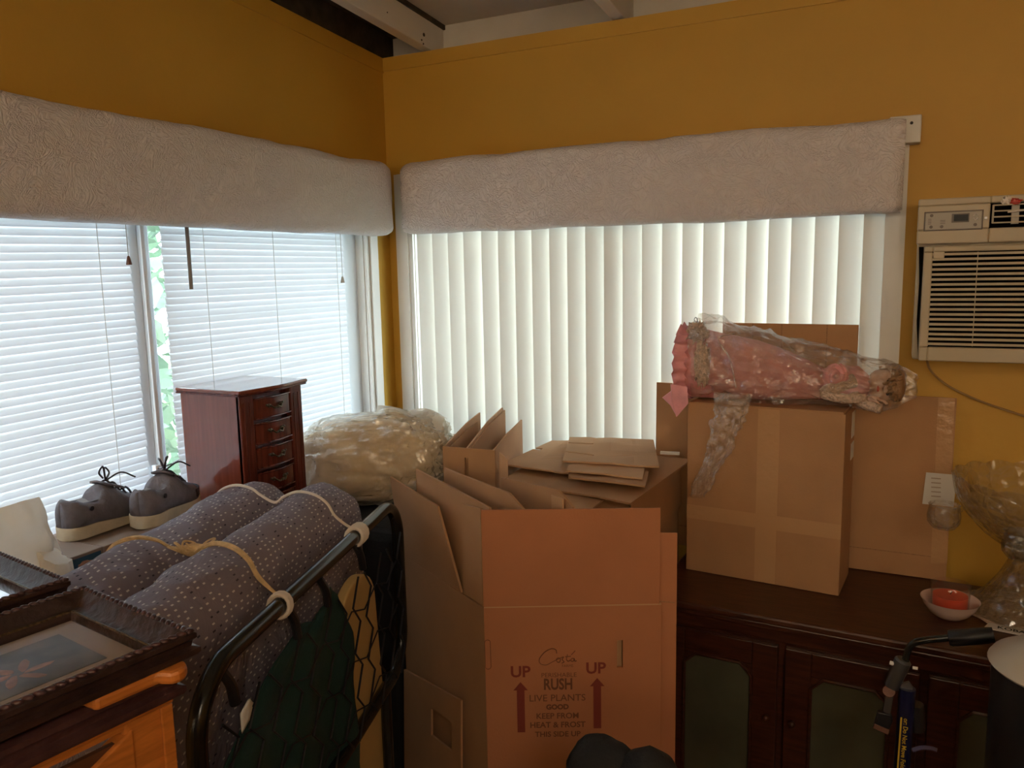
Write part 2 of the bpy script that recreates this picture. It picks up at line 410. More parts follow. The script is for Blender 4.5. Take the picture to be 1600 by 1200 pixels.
for x in (W3[0], 1.75, 2.8, W3[1] - .04): MB().box(x, x + .04, RY0 - .1, RY0 - .05, W3[2], W3[3]).build('mullion', 'vinyl', w3)
MB().grid(lambda u, v: Vector((lerp(W3[0] - .08, W3[1] + .08, u), RY0 + .05 + .025 * math.sin(u * 150), lerp(W3[2] - .1, W3[3] + .06, v))), 240, 2).build('fill_curtain', 'fill_curtain', w3, smooth=True, angle=180)
# unseen half-height wall, added to shade the lower part of the scene
struct(MB().box(.55, RX1, -3.06, -2.94, 0, 1.30).build('wall_light_block', 'wall'))
# flat strips along the wall tops
struct(MB().prism([(0, RY0, zt(RY0) - .05), (0, 0, WT - .05), (0, 0, WT), (0, RY0, zt(RY0))], (.004, 0, 0)).build('trim_1', 'wall'))
struct(MB().box(.004, RX1, -.004, 0, WT - .045, WT).build('trim_2', 'wall'))
# blocking above the back wall, ceiling boards, rafters
struct(MB().box(-.12, RX1, .10, .12, WT, WT + .2).build('trim_3', 'ceiling_paint'))
cz = WT + .105
ce = struct(MB().hexa([(.14, .12, cz), (RX1, .12, cz), (RX1, RY0, cz - SL * RY0), (.14, RY0, cz - SL * RY0)] + [(.14, .12, cz + .06), (RX1, .12, cz + .06), (RX1, RY0, cz + .06 - SL * RY0), (.14, RY0, cz + .06 - SL * RY0)]).build('ceiling', 'ceiling_paint'))
struct(MB().prism([(-.02, RY0, zt(RY0)), (-.02, .12, WT), (-.02, .12, WT + .2), (-.02, RY0, zt(RY0) + .2)], (-.1, 0, 0)).build('trim_20', 'gap_shade_and_fixings'))  # blocking coloured dark to stand for the shade in the gap
struct(MB().hexa([(-.12, .12, WT + .09), (.2, .12, WT + .09), (.2, RY0, WT + .09 - SL * RY0), (-.12, RY0, WT + .09 - SL * RY0), (-.12, .12, WT + .2), (.2, .12, WT + .2), (.2, RY0, WT + .2 - SL * RY0), (-.12, RY0, WT + .2 - SL * RY0)]).build('trim_4', 'gap_shade_and_fixings'))  # dark sheet painting the shade between left wall top and first rafter
for i, x in enumerate((.150, .838, 1.53, 2.22, 2.91, 3.60, 4.29)):
    r = MB().hexa([(x, .10, WT + .001), (x + .042, .10, WT + .001), (x + .042, RY0, WT - SL * RY0), (x, RY0, WT - SL * RY0), (x, .10, WT + .12), (x + .042, .10, WT + .12), (x + .042, RY0, WT + .12 - SL * RY0), (x, RY0, WT + .12 - SL * RY0)]).build('trim_%d' % (5 + i), 'white_paint', bevel=.003)
    struct(r)
    if i == 0:
        for (yy, zz, rr) in ((-.03, .045, .006), (-.045, .025, .003), (-.035, .015, .003), (-.24, .06, .002)):
            MB().tube([(x + .0415, yy, WT + zz), (x + .0435, yy, WT + zz)], rr, 10).build('nail_hole', 'gap_shade_and_fixings', r)

# ------------------------------------------------------------------ window_1 (left wall)
w = thing('window_1', (-.06, -1.1, W1[2]), kind='structure')
def casing(b, a0, a1, z0, z1, wall):
    """moulded board: three stepped strips"""
    n = 3
    for k, (t, d) in enumerate(((0, .012), (.25, .020), (.75, .014))):
        q0 = lerp(a0, a1, t); q1 = lerp(a0, a1, (0, .25, .75, 1)[k + 1])
        if wall == 'x': b.box(0, d, min(q0, q1), max(q0, q1), z0, z1)
        else: b.box(min(q0, q1), max(q0, q1), -d, 0, z0, z1)
    return b
casing(MB(), W1[1], W1[1] + .066, W1[2] - .06, W1[3] + .06, 'x').build('casing_board', 'white_paint', w)
casing(MB(), W1[0], W1[0] - .066, W1[2] - .06, W1[3] + .06, 'x').build('casing_board', 'white_paint', w)
MB().box(0, .014, W1[0], W1[1], W1[3], W1[3] + .06).build('casing_board', 'white_paint', w)
MB().box(-.12, .03, W1[0], W1[1], W1[2] - .02, W1[2]).build('sill', 'white_paint', w, bevel=.004)
MB().box(-.12, .001, W1[1] - .004, W1[1] + .001, W1[2], W1[3]).build('reveal', 'white_paint', w)
MB().box(-.12, -.03, W1[1] - .085, W1[1] - .004, W1[2], W1[3]).build('jamb', 'vinyl', w)
MB().box(-.12, -.03, W1[0], W1[0] + .05, W1[2], W1[3]).build('jamb', 'vinyl', w)
MB().box(-.12, -.03, W1[0] + .05, W1[1] - .085, W1[3] - .04, W1[3]).build('head', 'vinyl', w)
MB().box(-.115, -.07, W1[0] + .05, W1[1] - .085, W1[2], W1[2] + .035).build('bottom_rail', 'vinyl', w)
mu = MB().box(-.12, -.02, -1.075, -1.045, W1[2], W1[3] - .04).build('mullion', 'vinyl', w, bevel=.004)
MB().box(-.105, -.008, -1.045, -1.033, W1[2], W1[3] - .04).build('mullion_bead', 'vinyl', w, bevel=.002)
MB().box(-.11, -.035, -1.033, -1.0, W1[2], W1[3] - .04).build('sash_stile', 'vinyl', w, bevel=.003)
lt = MB().box(-.02, -.004, -1.062, -1.05, 1.10, 1.128).build('latch', 'vinyl', w, bevel=.002)
MB().tube([(-.006, -1.056, 1.118), (.006, -1.05, 1.122), (.004, -1.02, 1.124), (-.01, -.985, 1.126)], .0022, 6).build('latch_wire', 'steel', w)
MB().box(-.093, -.089, W1[0] + .05, -1.075, W1[2] + .03, W1[3] - .04).build('pane', 'pane', w)
MB().box(-.093, -.089, -1.0, W1[1] - .085, W1[2] + .03, W1[3] - .04).build('pane', 'pane', w)
# ------------------------------------------------------------------ window_2 (back wall)
w = thing('window_2', (.86, .06, W2[2]), kind='structure')
casing(MB(), W2[0], W2[0] - .068, W2[2] - .06, W2[3] + .06, 'y').build('casing_board', 'white_paint', w)
casing(MB(), W2[1], W2[1] + .05, W2[2] - .06, W2[3] + .06, 'y').build('casing_board', 'white_paint', w)
MB().box(W2[0], W2[1], -.014, 0, W2[3], W2[3] + .06).build('casing_board', 'white_paint', w)
MB().box(W2[0], W2[1], -.03, .12, W2[2] - .02, W2[2]).build('sill', 'white_paint', w, bevel=.004)
for x0 in (W2[0] - .001, W2[1] - .003): MB().box(x0, x0 + .004, -.001, .119, W2[2], W2[3]).build('reveal', 'white_paint', w)
for x0, x1 in ((W2[0] + .003, W2[0] + .035), (.84, .885), (W2[1] - .03, W2[1])):
    MB().box(x0, x1, .05, .115, W2[2], W2[3]).build('jamb', 'vinyl', w)
MB().box(W2[0], W2[1], .05, .115, W2[3] - .035, W2[3]).build('head', 'vinyl', w)
for x0, x1 in ((W2[0] + .035, .84), (.885, W2[1] - .03)):
    MB().box(x0, x1, .085, .089, W2[2], W2[3] - .035).build('pane', 'pane', w)

# ================================================================== WINDOW DRESSING
def mini_blind(y0, y1, label, tilt, cordx, ladders, wand=None):
    t = thing('mini_blind', (-.012, (y0 + y1) / 2, W1[2]), label, 'blind', 'mini blinds on the left window')
    MB().box(-.03, 0, y0, y1, 1.80, 1.825).build('head_rail', 'white_paint', t)
    s = MB(); n = 4; wd = .0235; yc = (y0 + y1) / 2; L = (y1 - y0) / 2; ang = math.radians(74)
    zc = 1.4
    def prof(k):
        a = (k / n - .5) * wd; cr = .0022 * (1 - (2 * k / n - 1) ** 2)
        return (-.012 + a * math.cos(ang) + cr * math.sin(ang), zc - a * math.sin(ang) + cr * math.cos(ang))
    for k in range(n + 1):
        x, z = prof(k); s.v += [Vector((x, yc - L, z)), Vector((x, yc + L, z))]
    s.f += [(2 * k, 2 * k + 1, 2 * k + 3, 2 * k + 2) for k in range(n)]
    org = root_loc(t); s.v = [q - Vector((0, yc, zc)) - Vector((-.012, 0, 0)) + org for q in s.v]   # local to slat centre
    first = s.build('slat', 'slat', t, smooth=True, angle=180)
    z = 1.79; i = 0; pitch = .0178
    while z > W1[2] + .022:
        o = first if i == 0 else first.copy()
        if i: COL.objects.link(o)
        o.location = (random.uniform(-.0006, .0006), random.uniform(-.0015, .0015), z - W1[2] + random.uniform(-.0005, .0005))
        o.rotation_euler = (math.radians(tilt) + random.uniform(-.0015, .0015), random.uniform(-.05, .05), 0)
        z -= pitch; i += 1
    MB().box(-.022, -.004, y0, y1, W1[2] + .004, W1[2] + .016).build('bottom_rail', 'white_paint', t, bevel=.002)
    for y in ladders:
        MB().tube([(.003, y, 1.80), (.003, y, W1[2] + .016)], .0009, 5).build('ladder_cord', 'white_card', t)
    y, zb = cordx
    c = MB().tube([(.008, y, 1.80), (.008, y, zb)], .0009, 5).build('pull_cord', 'ac_panel', t)
    MB().lathe([(.002, .0), (.0035, -.003), (.007, -.019), (.0065, -.021), (.001, -.021)], (.008, y, zb), 10).build('tassel', 'strap_brown' if wand is None else 'ac_panel', c, smooth=True)
    if wand:
        y, zb = wand
        MB().tube([(.012, y, 1.80), (.016, y - .004, zb)], .0048, 6).build('tilt_wand', 'ac_mark', t)
    return t
mini_blind(W1[0] + .06, -1.078, 'white mini blind left of the window mullion, with a brown cord tassel', .9, (P(197, 400, 'x', 0).y, P(197, 400, 'x', 0).z), (-1.95, -1.55, -1.17))
mini_blind(-.985, W1[1] - .095, 'white mini blind right of the mullion, with a grey tilt wand', 0, (P(532, 432, 'x', 0).y, P(532, 432, 'x', 0).z), (-.86, -.60, -.31), (P(290, 400, 'x', 0).y, P(296, 452, 'x', .01).z))

# vertical blind on the back window
t = thing('vertical_blind', (.86, -.004, W2[2] - .02), 'cream vertical blind covering the back window behind the boxes', 'blind')
MB().box(W2[0] + .03, W2[1], -.03, .01, 1.83, 1.86).build('head_rail', 'white_paint', t)
s = MB(); n = 4; wd = .083; zb, ztop = W2[2] + .01, 1.83
for k in range(n + 1):
    a = (k / n - .5) * wd; cr = .006 * (1 - (2 * k / n - 1) ** 2)
    s.v += [Vector((a, -cr, zb)), Vector((a, -cr, ztop))]
s.f += [(2 * k, 2 * k + 1, 2 * k + 3, 2 * k + 2) for k in range(n)]
org = root_loc(t); s.v = [q + Vector((org.x, org.y, 0)) for q in s.v]
first = s.build('vane', 'vane', t, smooth=True, angle=180)
NV = 24; x0 = W2[0] + .062; step = (W2[1] - .022 - x0) / (NV - 1)
for i in range(NV):
    o = first if i == 0 else first.copy()
    if i: COL.objects.link(o)
    o.location = (x0 + i * step - org.x + (.008 if i > 3 else 0), random.uniform(-.001, .001), 0)
    o.rotation_euler = (0, 0, math.radians(24 + random.uniform(-5, 5)))

def valance(name, label, fn_pt, length, z0, z1, seed, end=None):
    """padded cornice: rounded box section swept along the wall; fn_pt(along, out, z)"""
    t = thing(name, fn_pt(length / 2, .06, z0), label, 'valance', 'padded window valances')
    D = .12; r = .028; ring = []
    def arc(cx, cz_, a0, a1, rr, n=5): return [(cx + rr * math.cos(lerp(a0, a1, k / n)), cz_ + rr * math.sin(lerp(a0, a1, k / n))) for k in range(n + 1)]
    ring += [(.062, z0)] + arc(D - r * .7, z0 + r * .7, -PI / 2, 0, r * .7) + [(D, lerp(z0, z1, k / 8)) for k in range(2, 7)] + arc(D - r, z1 - r, 0, PI / 2, r) + [(.062, z1)]
    nv = 90; b = MB(); nr = len(ring)
    for j in range(nv + 1):
        a = length * j / nv; e = min(j, nv - j)
        for (d, z) in ring:
            k = fbm((a * 3.0, z * 5, seed), 3) * .006 + fbm((a * 9.0, d * 20, seed + 3 + z * 14), 2) * .0025
            zz = z + (k * 1.6 if z > z1 - .03 else k * .7); dd = d + (k if d > .07 else 0)
            if e < 2: dd = lerp(.062, dd, (.86, .965)[e]); zz = lerp((z0 + z1) / 2, zz, (.93, .98)[e])
            b.v.append(fn_pt(a, dd, zz))
    for j in range(nv):
        for i in range(nr - 1): b.f.append((j * nr + i, j * nr + i + 1, (j + 1) * nr + i + 1, (j + 1) * nr + i))
        b.f.append((j * nr + nr - 1, j * nr, (j + 1) * nr, (j + 1) * nr + nr - 1))
    b.f += [tuple(range(nr)), tuple(range(nv * nr, nv * nr + nr))]
    b.build('padded_cover', 'valance_fabric', t, smooth=True, angle=70)
    q = [fn_pt(.01, .002, z1 - .018), fn_pt(length - .01, .002, z1 - .018), fn_pt(length - .01, .07, z1 - .018), fn_pt(.01, .07, z1 - .018)]
    MB().prism(q, (0, 0, .012)).build('light_stop_board', 'white_paint', t)  # unseen top board added to block light leaking above the valance
    for a in (.004, length - .016):
        MB().prism([fn_pt(a, .002, z0 + .004), fn_pt(a, .07, z0 + .004), fn_pt(a, .07, z1 - .018), fn_pt(a, .002, z1 - .018)], fn_pt(a + .012, 0, 0) - fn_pt(a, 0, 0)).build('end_return', 'valance_fabric', t)
    return t
vl = valance('window_valance', 'white embossed padded valance above the mini blinds', lambda a, d, z: Vector((d, -2.25 + a, z)), 2.11, 1.722, 1.962, 1)
MB().box(.0, .03, -.16, -.135, 1.955, 1.975).build('mounting_bracket', 'white_paint', vl, bevel=.002)
vr = valance('window_valance', 'white embossed padded valance above the vertical blind', lambda a, d, z: Vector((.13 + a, -d, z)), 1.53, 1.726, 1.966, 9)
MB().box(1.62, 1.695, -.05, -.004, 1.905, 1.975).build('mounting_bracket', 'white_paint', vr, bevel=.003)
MB().tube([(1.672, -.0495, 1.955), (1.672, -.053, 1.955)], .004, 8).build('screw', 'gap_shade_and_fixings', vr)

# ================================================================== AIR CONDITIONER
ac = thing('air_conditioner', (2.0, -.08, 1.345), 'beige window air conditioner set into the yellow wall', 'air conditioner')
AX0, AX1, AZ0, AZ1, AY = 1.697, 2.33, 1.347, 1.755, -.12
MB().box(AX0 + .003, AX1, AY + .02, .05, AZ0, AZ1 - .003).build('housing', 'ac_plastic', ac, bevel=.006)
zg = AZ1 - .112
VX0, VX1, VZ0, VZ1 = AX0 + .157, AX1 - .03, zg + .035, AZ1 - .017
b = MB().holed((AX0, AY + .025, zg), (1, 0, 0), (0, 0, 1), AX1 - AX0, AZ1 - zg, [(VX0 - AX0, VX1 - AX0, VZ0 - zg, VZ1 - zg)], .033)
up = b.build('upper_panel', 'ac_plastic', ac, bevel=.003)
MB().box(VX0, VX1, AY + .016, AY + .0195, VZ0, VZ1).build('vent_recess', 'vent_shade', ac)
for k in range(4):
    z = lerp(VZ0 + .012, VZ1 - .006, k / 3)
    MB().box(VX0 + .006, VX1 - .004, AY - .010, AY - .006, z - .0016, z + .0016).build('vent_bar', 'ac_plastic', ac)
MB().box(VX0 + .004, VX0 + .008, AY - .010, AY - .006, VZ0 + .011, VZ1 - .005).build('vent_bar', 'ac_plastic', ac)
for x in (VX0 + .045, VX0 + .14, VX0 + .24):
    MB().box(x, x + .016, AY - .002, AY + .004, VZ0 + .008, VZ1 - .008).build('vent_fin', 'ac_panel', ac)
MB().tube([(VX0 + .036, AY - .012, VZ0 + .036), (VX0 + .09, AY - .012, VZ0 + .041), (VX0 + .2, AY - .012, VZ0 + .043)], .0022, 6).build('vent_lever', 'wrapper_white', ac)
CX0, CX1, CZ0, CZ1 = AX0 + .017, AX0 + .14, zg + .035, AZ1 - .035
MB().box(CX0 - .003, CX1 + .003, AY - .0095, AY - .0075, CZ0 - .003, CZ1 + .003).build('panel_rim', 'ac_mark', ac, bevel=.006)
cp = MB().box(CX0, CX1, AY - .0115, AY - .009, CZ0, CZ1).build('control_panel', 'ac_panel', ac, bevel=.005)
def cpx(u, v): return (lerp(CX0, CX1, u), lerp(CZ1, CZ0, v))
def mark(u0, u1, v0, v1, m='ac_mark', nm='button', d=.0128):
    a, b_ = cpx(u0, v0); c, e = cpx(u1, v1); MB().box(a, c, AY - d, AY - .011, e, b_).build(nm, m, cp)
mark(.47, .78, .1, .62, 'ac_mark', 'display_bezel', .0125); mark(.51, .76, .16, .54, 'lcd', 'display', .0135)
for v in (.36, .45, .54, .63): mark(.05, .11, v, v + .03)
for v in (.45, .54, .63): mark(.27, .36, v, v + .03)
for (u, v) in ((.11, .16), (.11, .83), (.3, .83), (.89, .78)):
    x, z = cpx(u, v); MB().tube([(x, AY - .011, z), (x, AY - .0125, z)], .004, 10).build('button', 'ac_mark', cp)
for (u, v, sgn) in ((.89, .2, 1), (.89, .46, -1)):
    x, z = cpx(u, v); MB().tube([(x - .005, AY - .012, z - .003 * sgn), (x, AY - .012, z + .003 * sgn), (x + .005, AY - .012, z - .003 * sgn)], .0012, 5).build('arrow_button', 'white_card', cp)
x, z = AX0 + .148, (CZ0 + CZ1) / 2 + .004
MB().tube([(x, AY - .008, z), (x, AY - .0105, z)], .0035, 10).build('screw', 'steel', ac)
# lower grille
GX0, GZ1, GZ0 = AX0 + .018, zg - .006, AZ0
MB().box(GX0 + .02, AX1 - .02, AY + .014, AY + .0195, GZ0 + .03, GZ1 - .01).build('filter', 'vent_shade', ac)  # dark backing that paints the shade between the slats
b = MB().holed((GX0, AY + .005, GZ0), (1, 0, 0), (0, 0, 1), AX1 - GX0, GZ1 - GZ0, [(.02, AX1 - GX0 - .02, .036, GZ1 - GZ0 - .014)], .015)
gr = b.build('grille_frame', 'ac_plastic', ac, bevel=.003)
sl0 = None
for k in range(19):
    z = lerp(GZ0 + .044, GZ1 - .02, k / 18)
    if sl0 is None: sl0 = MB().hexa([(GX0 + .018, AY - .009, z - .003), (AX1 - .02, AY - .009, z - .003), (AX1 - .02, AY + .000, z - .001), (GX0 + .018, AY + .000, z - .001), (GX0 + .018, AY - .009, z + .003), (AX1 - .02, AY - .009, z + .003), (AX1 - .02, AY + .000, z + .003), (GX0 + .018, AY + .000, z + .003)]).build('grille_slat', 'ac_plastic', ac); zfirst = z
    else: dup(sl0, (0, 0, z - zfirst))
MB().box(GX0 + .118, GX0 + .1195, AY - .0095, AY - .003, GZ0 + .04, GZ1 - .016).build('grille_rib', 'ac_plastic', ac)
MB().box(GX0 + .021, GX0 + .046, AY - .0105, AY - .004, GZ1 - .030, GZ1 - .013).build('grille_tab', 'ac_plastic', ac, bevel=.002)
MB().prism([(AX0 + .006, AY + .012, GZ1), (AX0 + .017, AY + .012, GZ1), (AX0 + .016, AY + .012, AZ0 + .02), (AX0 + .010, AY + .012, AZ0 + .1), (AX0 + .011, AY + .012, AZ0 + .2)], (0, .006, 0)).build('side_gap', 'vent_shade', ac)  # black strip painting the shade between housing and grille
pc = [P(1448, 562, 'y', -.03), P(1455, 580, 'y', -.03), P(1480, 602, 'y', -.012), P(1520, 622, 'y', -.012), P(1560, 637, 'y', -.012), P(1600, 650, 'y', -.012), P(1680, 676, 'y', -.012)]
MB().tube(smooth_path(pc), .0030, 8).build('power_cord', 'cord_tan', ac, smooth=True)
wr = thing('candy_wrapper', (VX0 + .04, AY - .012, VZ1), 'crumpled red and white wrapper stuck on the air conditioner vent', 'wrapper')
MB().blob((VX0 + .032, AY - .012, VZ1 + .004), (.010, .006, .008), 8, .9, 7, 3).build('white_half', 'wrapper_white', wr, smooth=True, angle=25)
MB().blob((VX0 + .050, AY - .012, VZ1 + .001), (.012, .006, .006), 8, .9, 7, 5).build('red_half', 'wrapper_red', wr, smooth=True, angle=25)

# ================================================================== SIDEBOARD
ca = math.radians(-2.2); SBO = Vector((1.13, -.015, 0)); SX = Vector((math.cos(ca), math.sin(ca), 0)); SY = Vector((-math.sin(ca), math.cos(ca), 0)); SZ = Vector((0, 0, 1))
def sb(x, y, z): return SBO + SX * x + SY * y + SZ * z
def sbox(b, x0, x1, y0, y1, z0, z1): return b.hexa([sb(x0, y0, z0), sb(x1, y0, z0), sb(x1, y1, z0), sb(x0, y1, z0), sb(x0, y0, z1), sb(x1, y0, z1), sb(x1, y1, z1), sb(x0, y1, z1)])
sd = thing('sideboard', sb(.65, -.22, 0), 'dark brown wooden sideboard with glazed doors under the tall taped box', 'sideboard')
SW, SD, ST = 1.35, .445, .735
sbox(MB(), -.015, SW + .015, -SD, 0, ST - .020, ST).build('top', 'dark_wood_top', sd, bevel=.006)
sbox(MB(), -.008, SW + .008, -SD + .008, 0, ST - .036, ST - .020).build('top_moulding', 'dark_wood', sd, bevel=.004)
sbox(MB(), 0, SW, -SD + .03, -.005, .06, ST - .036).build('carcass', 'dark_wood', sd, bevel=.003)
sbox(MB(), .02, SW - .02, -SD + .05, -.02, 0, .06).build('plinth', 'dark_wood', sd)
sbox(MB(), 0, SW, -SD + .022, -SD + .03, ST - .07, ST - .036).build('apron', 'dark_wood', sd, bevel=.003)
DW = .298
for i in range(4):
    x0 = .020 + i * (DW + .018); x1 = x0 + DW; z0, z1 = .10, ST - .078; yf = -SD + .012; st = .062
    d = sbox(MB(), x0, x1, yf + .008, yf + .018, z0, z1).build('door', 'dark_wood', sd, bevel=.002)
    for (a0, a1, c0, c1) in ((x0, x0 + st, z0, z1), (x1 - st, x1, z0, z1), (x0 + st, x1 - st, z1 - st, z1), (x0 + st, x1 - st, z0, z0 + st)):
        sbox(MB(), a0, a1, yf, yf + .008, c0, c1).build('door_rail', 'dark_wood', d, bevel=.003)
    c = .03; q = [(x0 + st, z0 + st), (x1 - st, z0 + st), (x1 - st, z1 - st - c), (x1 - st - c, z1 - st), (x0 + st + c, z1 - st), (x0 + st, z1 - st - c)]
    MB().tube([sb(a, yf - .001, e) for a, e in q], .005, 6, closed=True).build('door_bead', 'dark_wood', d, smooth=True)
    MB().prism([sb(a, yf + .004, e) for a, e in q], SY * .003).build('door_pane', 'cabinet_curtain', d)
    for (a, e, a2, e2) in ((x0 + st, z1 - st, 1, -1), (x1 - st, z1 - st, -1, -1)):
        MB().prism([sb(a, yf, e), sb(a + a2 * c, yf, e), sb(a, yf, e + e2 * c)], SY * .007).build('corner_block', 'dark_wood', d)
    kx = x1 - .022 if i % 2 == 0 else x0 + .022
    MB().blob(sb(kx, yf - .010, .465), (.009, .009, .009), 8).build('door_knob', 'dark_wood', d, smooth=True)

# ================================================================== CARTONS
t4 = .005
# large flattened carton standing on the sideboard against the wall
fc = thing('flattened_carton', (1.40, -.025, ST), 'large flattened brown carton standing against the wall behind the tall box', 'carton')
b = MB().prism([P(1027, 597, 'y', -.030), P(1495, 622, 'y', -.030), Vector((P(1478, 893, 'y', -.04).x, -.045, ST + .003)), Vector((1.0, -.045, ST + .003))], (0, -.008, 0)); b.build('sheet', 'card', fc)
MB().prism([P(1466, 621, 'y', -.0385), P(1492, 622, 'y', -.0385), P(1480, 880, 'y', -.0525), P(1454, 880, 'y', -.0525)], (0, -.002, 0)).build('packing_tape', 'tape_tan', fc)
lb = MB().prism([P(1447, 738, 'y', -.048), P(1495, 742, 'y', -.048), P(1490, 792, 'y', -.051), P(1441, 787, 'y', -.051)], (0, -.0015, 0)).build('label', 'paper', fc)
for k in range(5):
    MB().prism([P(1455, 746 + 7 * k, 'y', -.0512), P(1470, 747 + 7 * k, 'y', -.0512), P(1470, 749 + 7 * k, 'y', -.0512), P(1455, 748 + 7 * k, 'y', -.0512)], (0, -.0006, 0)).build('print_line', 'label_print', lb)
for z in (.80,):
    MB().box(1.0, P(1476, 860, 'y', -.03).x, -.0525, -.0515, z, z + .002).build('crease', 'card_edge', fc)

# tall taped box on the sideboard
TB0 = P(1073, 888, 'z', ST); TB1 = P(1310, 932, 'z', ST); TB0.y = lerp(TB0.y, -.245, .5)
ux = (TB1 - TB0).normalized(); W = (TB1 - TB0).length; uy = Vector((-ux.y, ux.x, 0)); DP = .178; TH = .485
tb = thing('tall_carton', TB0 + ux * W / 2 + uy * DP / 2, 'tall brown taped carton on the sideboard carrying a bagged doll', 'carton')
def tp(a, c, z): return TB0 + ux * a + uy * c + Vector((0, 0, ST + z - TB0.z))
def tbox(b, a0, a1, c0, c1, z0, z1): return b.hexa([tp(a0, c0, z0), tp(a1, c0, z0), tp(a1, c1, z0), tp(a0, c1, z0), tp(a0, c0, z1), tp(a1, c0, z1), tp(a1, c1, z1), tp(a0, c1, z1)])
tbox(MB(), 0, W, 0, t4, .001, TH).build('front_panel', 'card', tb, bevel=.001)
tbox(MB(), 0, W, DP - t4, DP, .001, TH).build('back_panel', 'card', tb, bevel=.001)
tbox(MB(), 0, t4, t4, DP - t4, .001, TH).build('side_panel', 'card', tb)
tbox(MB(), W - t4, W, t4, DP - t4, .001, TH).build('side_panel', 'card', tb)
tbox(MB(), t4, W - t4, t4, DP - t4, .001, .008).build('bottom_panel', 'card', tb)
tbox(MB(), t4, W - t4, 0, DP - t4, TH, TH + t4).build('top_flap', 'card', tb)
bf = MB().prism([tp(.045, DP - .004, TH), tp(W, DP - .004, TH), tp(W, DP - .004, .70), tp(.045, DP - .004, .70)], uy * .005).build('back_flap', 'card', tb)
for a in (.13, .21, .33):
    MB().prism([tp(a, DP - .005, TH), tp(a + .003, DP - .005, TH), tp(a + .003, DP - .005, .70), tp(a, DP - .005, .70)], uy * .001).build('crease', 'card_edge', bf)
tbox(MB(), .193, .249, -.0012, -.0002, .002, TH).build('packing_tape', 'tape_tan', tb)
tbox(MB(), .0, W, -.002, -.0013, .155, .195).build('packing_tape', 'tape_tan', tb)
tbox(MB(), W + .0002, W + .0012, DP * .66, DP * .95, .40, .47).build('label', 'paper', tb)
tbox(MB(), W + .0002, W + .0012, DP * .66, DP * .95, .34, .385).build('label', 'paper', tb)

# front plant carton, standing open in front of the sideboard
F0 = Vector((.929, -1.06, 0)); FD = Vn((.898, .44, 0)); LD = Vn((-.839, .545, 0)); FN = Vector((FD.y, -FD.x, 0)); FWD = .363; LW = .43; ZC, ZF = .918, 1.125
fb = thing('plant_carton', F0 + FD * .18 + LD * .2, 'big open brown plant carton printed UP and RUSH in red, flaps raised', 'carton')
def fp(a, c, z, off=0): return F0 + FD * a + LD * c + FN * off + Vector((0, 0, z))
holes = [(.272, .284, .782 - .0, .842)]
b = MB().holed(fp(0, 0, 0, 0), FD, (0, 0, 1), FWD, ZC, holes, t4); b.build('front_panel', 'card_red_lit', fb)
MB().prism([fp(0, 0, ZC + .0015), fp(FWD - .004, 0, ZC + .0015), fp(FWD - .004, 0, ZF - .003, .004), fp(0, 0, ZF, .004)], FN * t4).build('front_flap', 'card_red_lit', fb)
MB().prism([fp(.268, .012, .775), fp(.29, .012, .775), fp(.29, .012, .85), fp(.268, .012, .85)], FN * .002).build('handle_flap', 'card', fb)
oval = [(.0 + .006 * math.cos(a) + .006, .816 + (.026 if math.sin(a) > 0 else -.026) + .006 * math.sin(a)) for a in [2 * PI * k / 16 for k in range(16)]]
MB().tube([fp(a, 0, z, t4) for a, z in oval], .0008, 4, closed=True).build('handle_score', 'dark_ink', fb)
LNn = LD.cross(Vector((0, 0, 1))) * -1          # outward normal of the left side
if LNn.dot(FD) > 0: LNn = -LNn
def lp(c, z, off=0, a=0): return F0 + LD * c + FD * a + LNn * off + Vector((0, 0, z))
MB().prism([lp(0, 0), lp(LW, 0), lp(LW, ZC - .02), lp(0, ZC - .004)], LNn * -t4).build('side_panel', 'card', fb)
MB().prism([lp(.004, ZC), lp(.092, ZC - .004), lp(.088, ZF - .012), lp(.004, ZF)], LNn * -t4).build('side_flap', 'card', fb)
MB().prism([lp(.102, ZC - .006), lp(LW, ZC - .02), lp(.435, 1.10, .02), lp(.165, 1.092, .02)], LNn * -t4).build('side_flap', 'card', fb)
MB().prism([lp(.008, 0, 0, .02), lp(.37, 0, 0, .02), lp(.37, 1.13, 0, .02), lp(.008, 1.125, 0, .02)], LNn * -t4).build('inner_panel', 'card', fb)
MB().prism([fp(FWD, .0, 0), fp(FWD, LW, 0), fp(FWD, LW, ZC), fp(FWD, 0, ZC)], LNn * t4).build('side_panel', 'card', fb)
MB().prism([fp(0.006, LW, 0), fp(FWD, LW, 0), fp(FWD, LW, ZC), fp(.006, LW, ZC)], FN * t4).build('back_panel', 'card', fb)
MB().prism([fp(FWD + .003, .01, 0), fp(FWD + .031, .0, 0), fp(FWD + .031, .0, 1.068), fp(FWD + .003, .01, 1.066)], FN * t4).build('glue_tab', 'card_red_lit', fb)
MB().prism([fp(FWD - .002, .012, ZC + .002), fp(FWD + .028, .002, ZC + .002), fp(FWD + .028, .002, ZC + .0035), fp(FWD - .002, .012, ZC + .0035)], FN * .0062).build('crease', 'card_edge', fb)
MB().prism([fp(.0, 0, ZC - .001), fp(FWD, 0, ZC - .001), fp(FWD, 0, ZC + .0015), fp(.0, 0, ZC + .0015)], FN * (t4 + .0004)).build('crease', 'card_pale', fb)
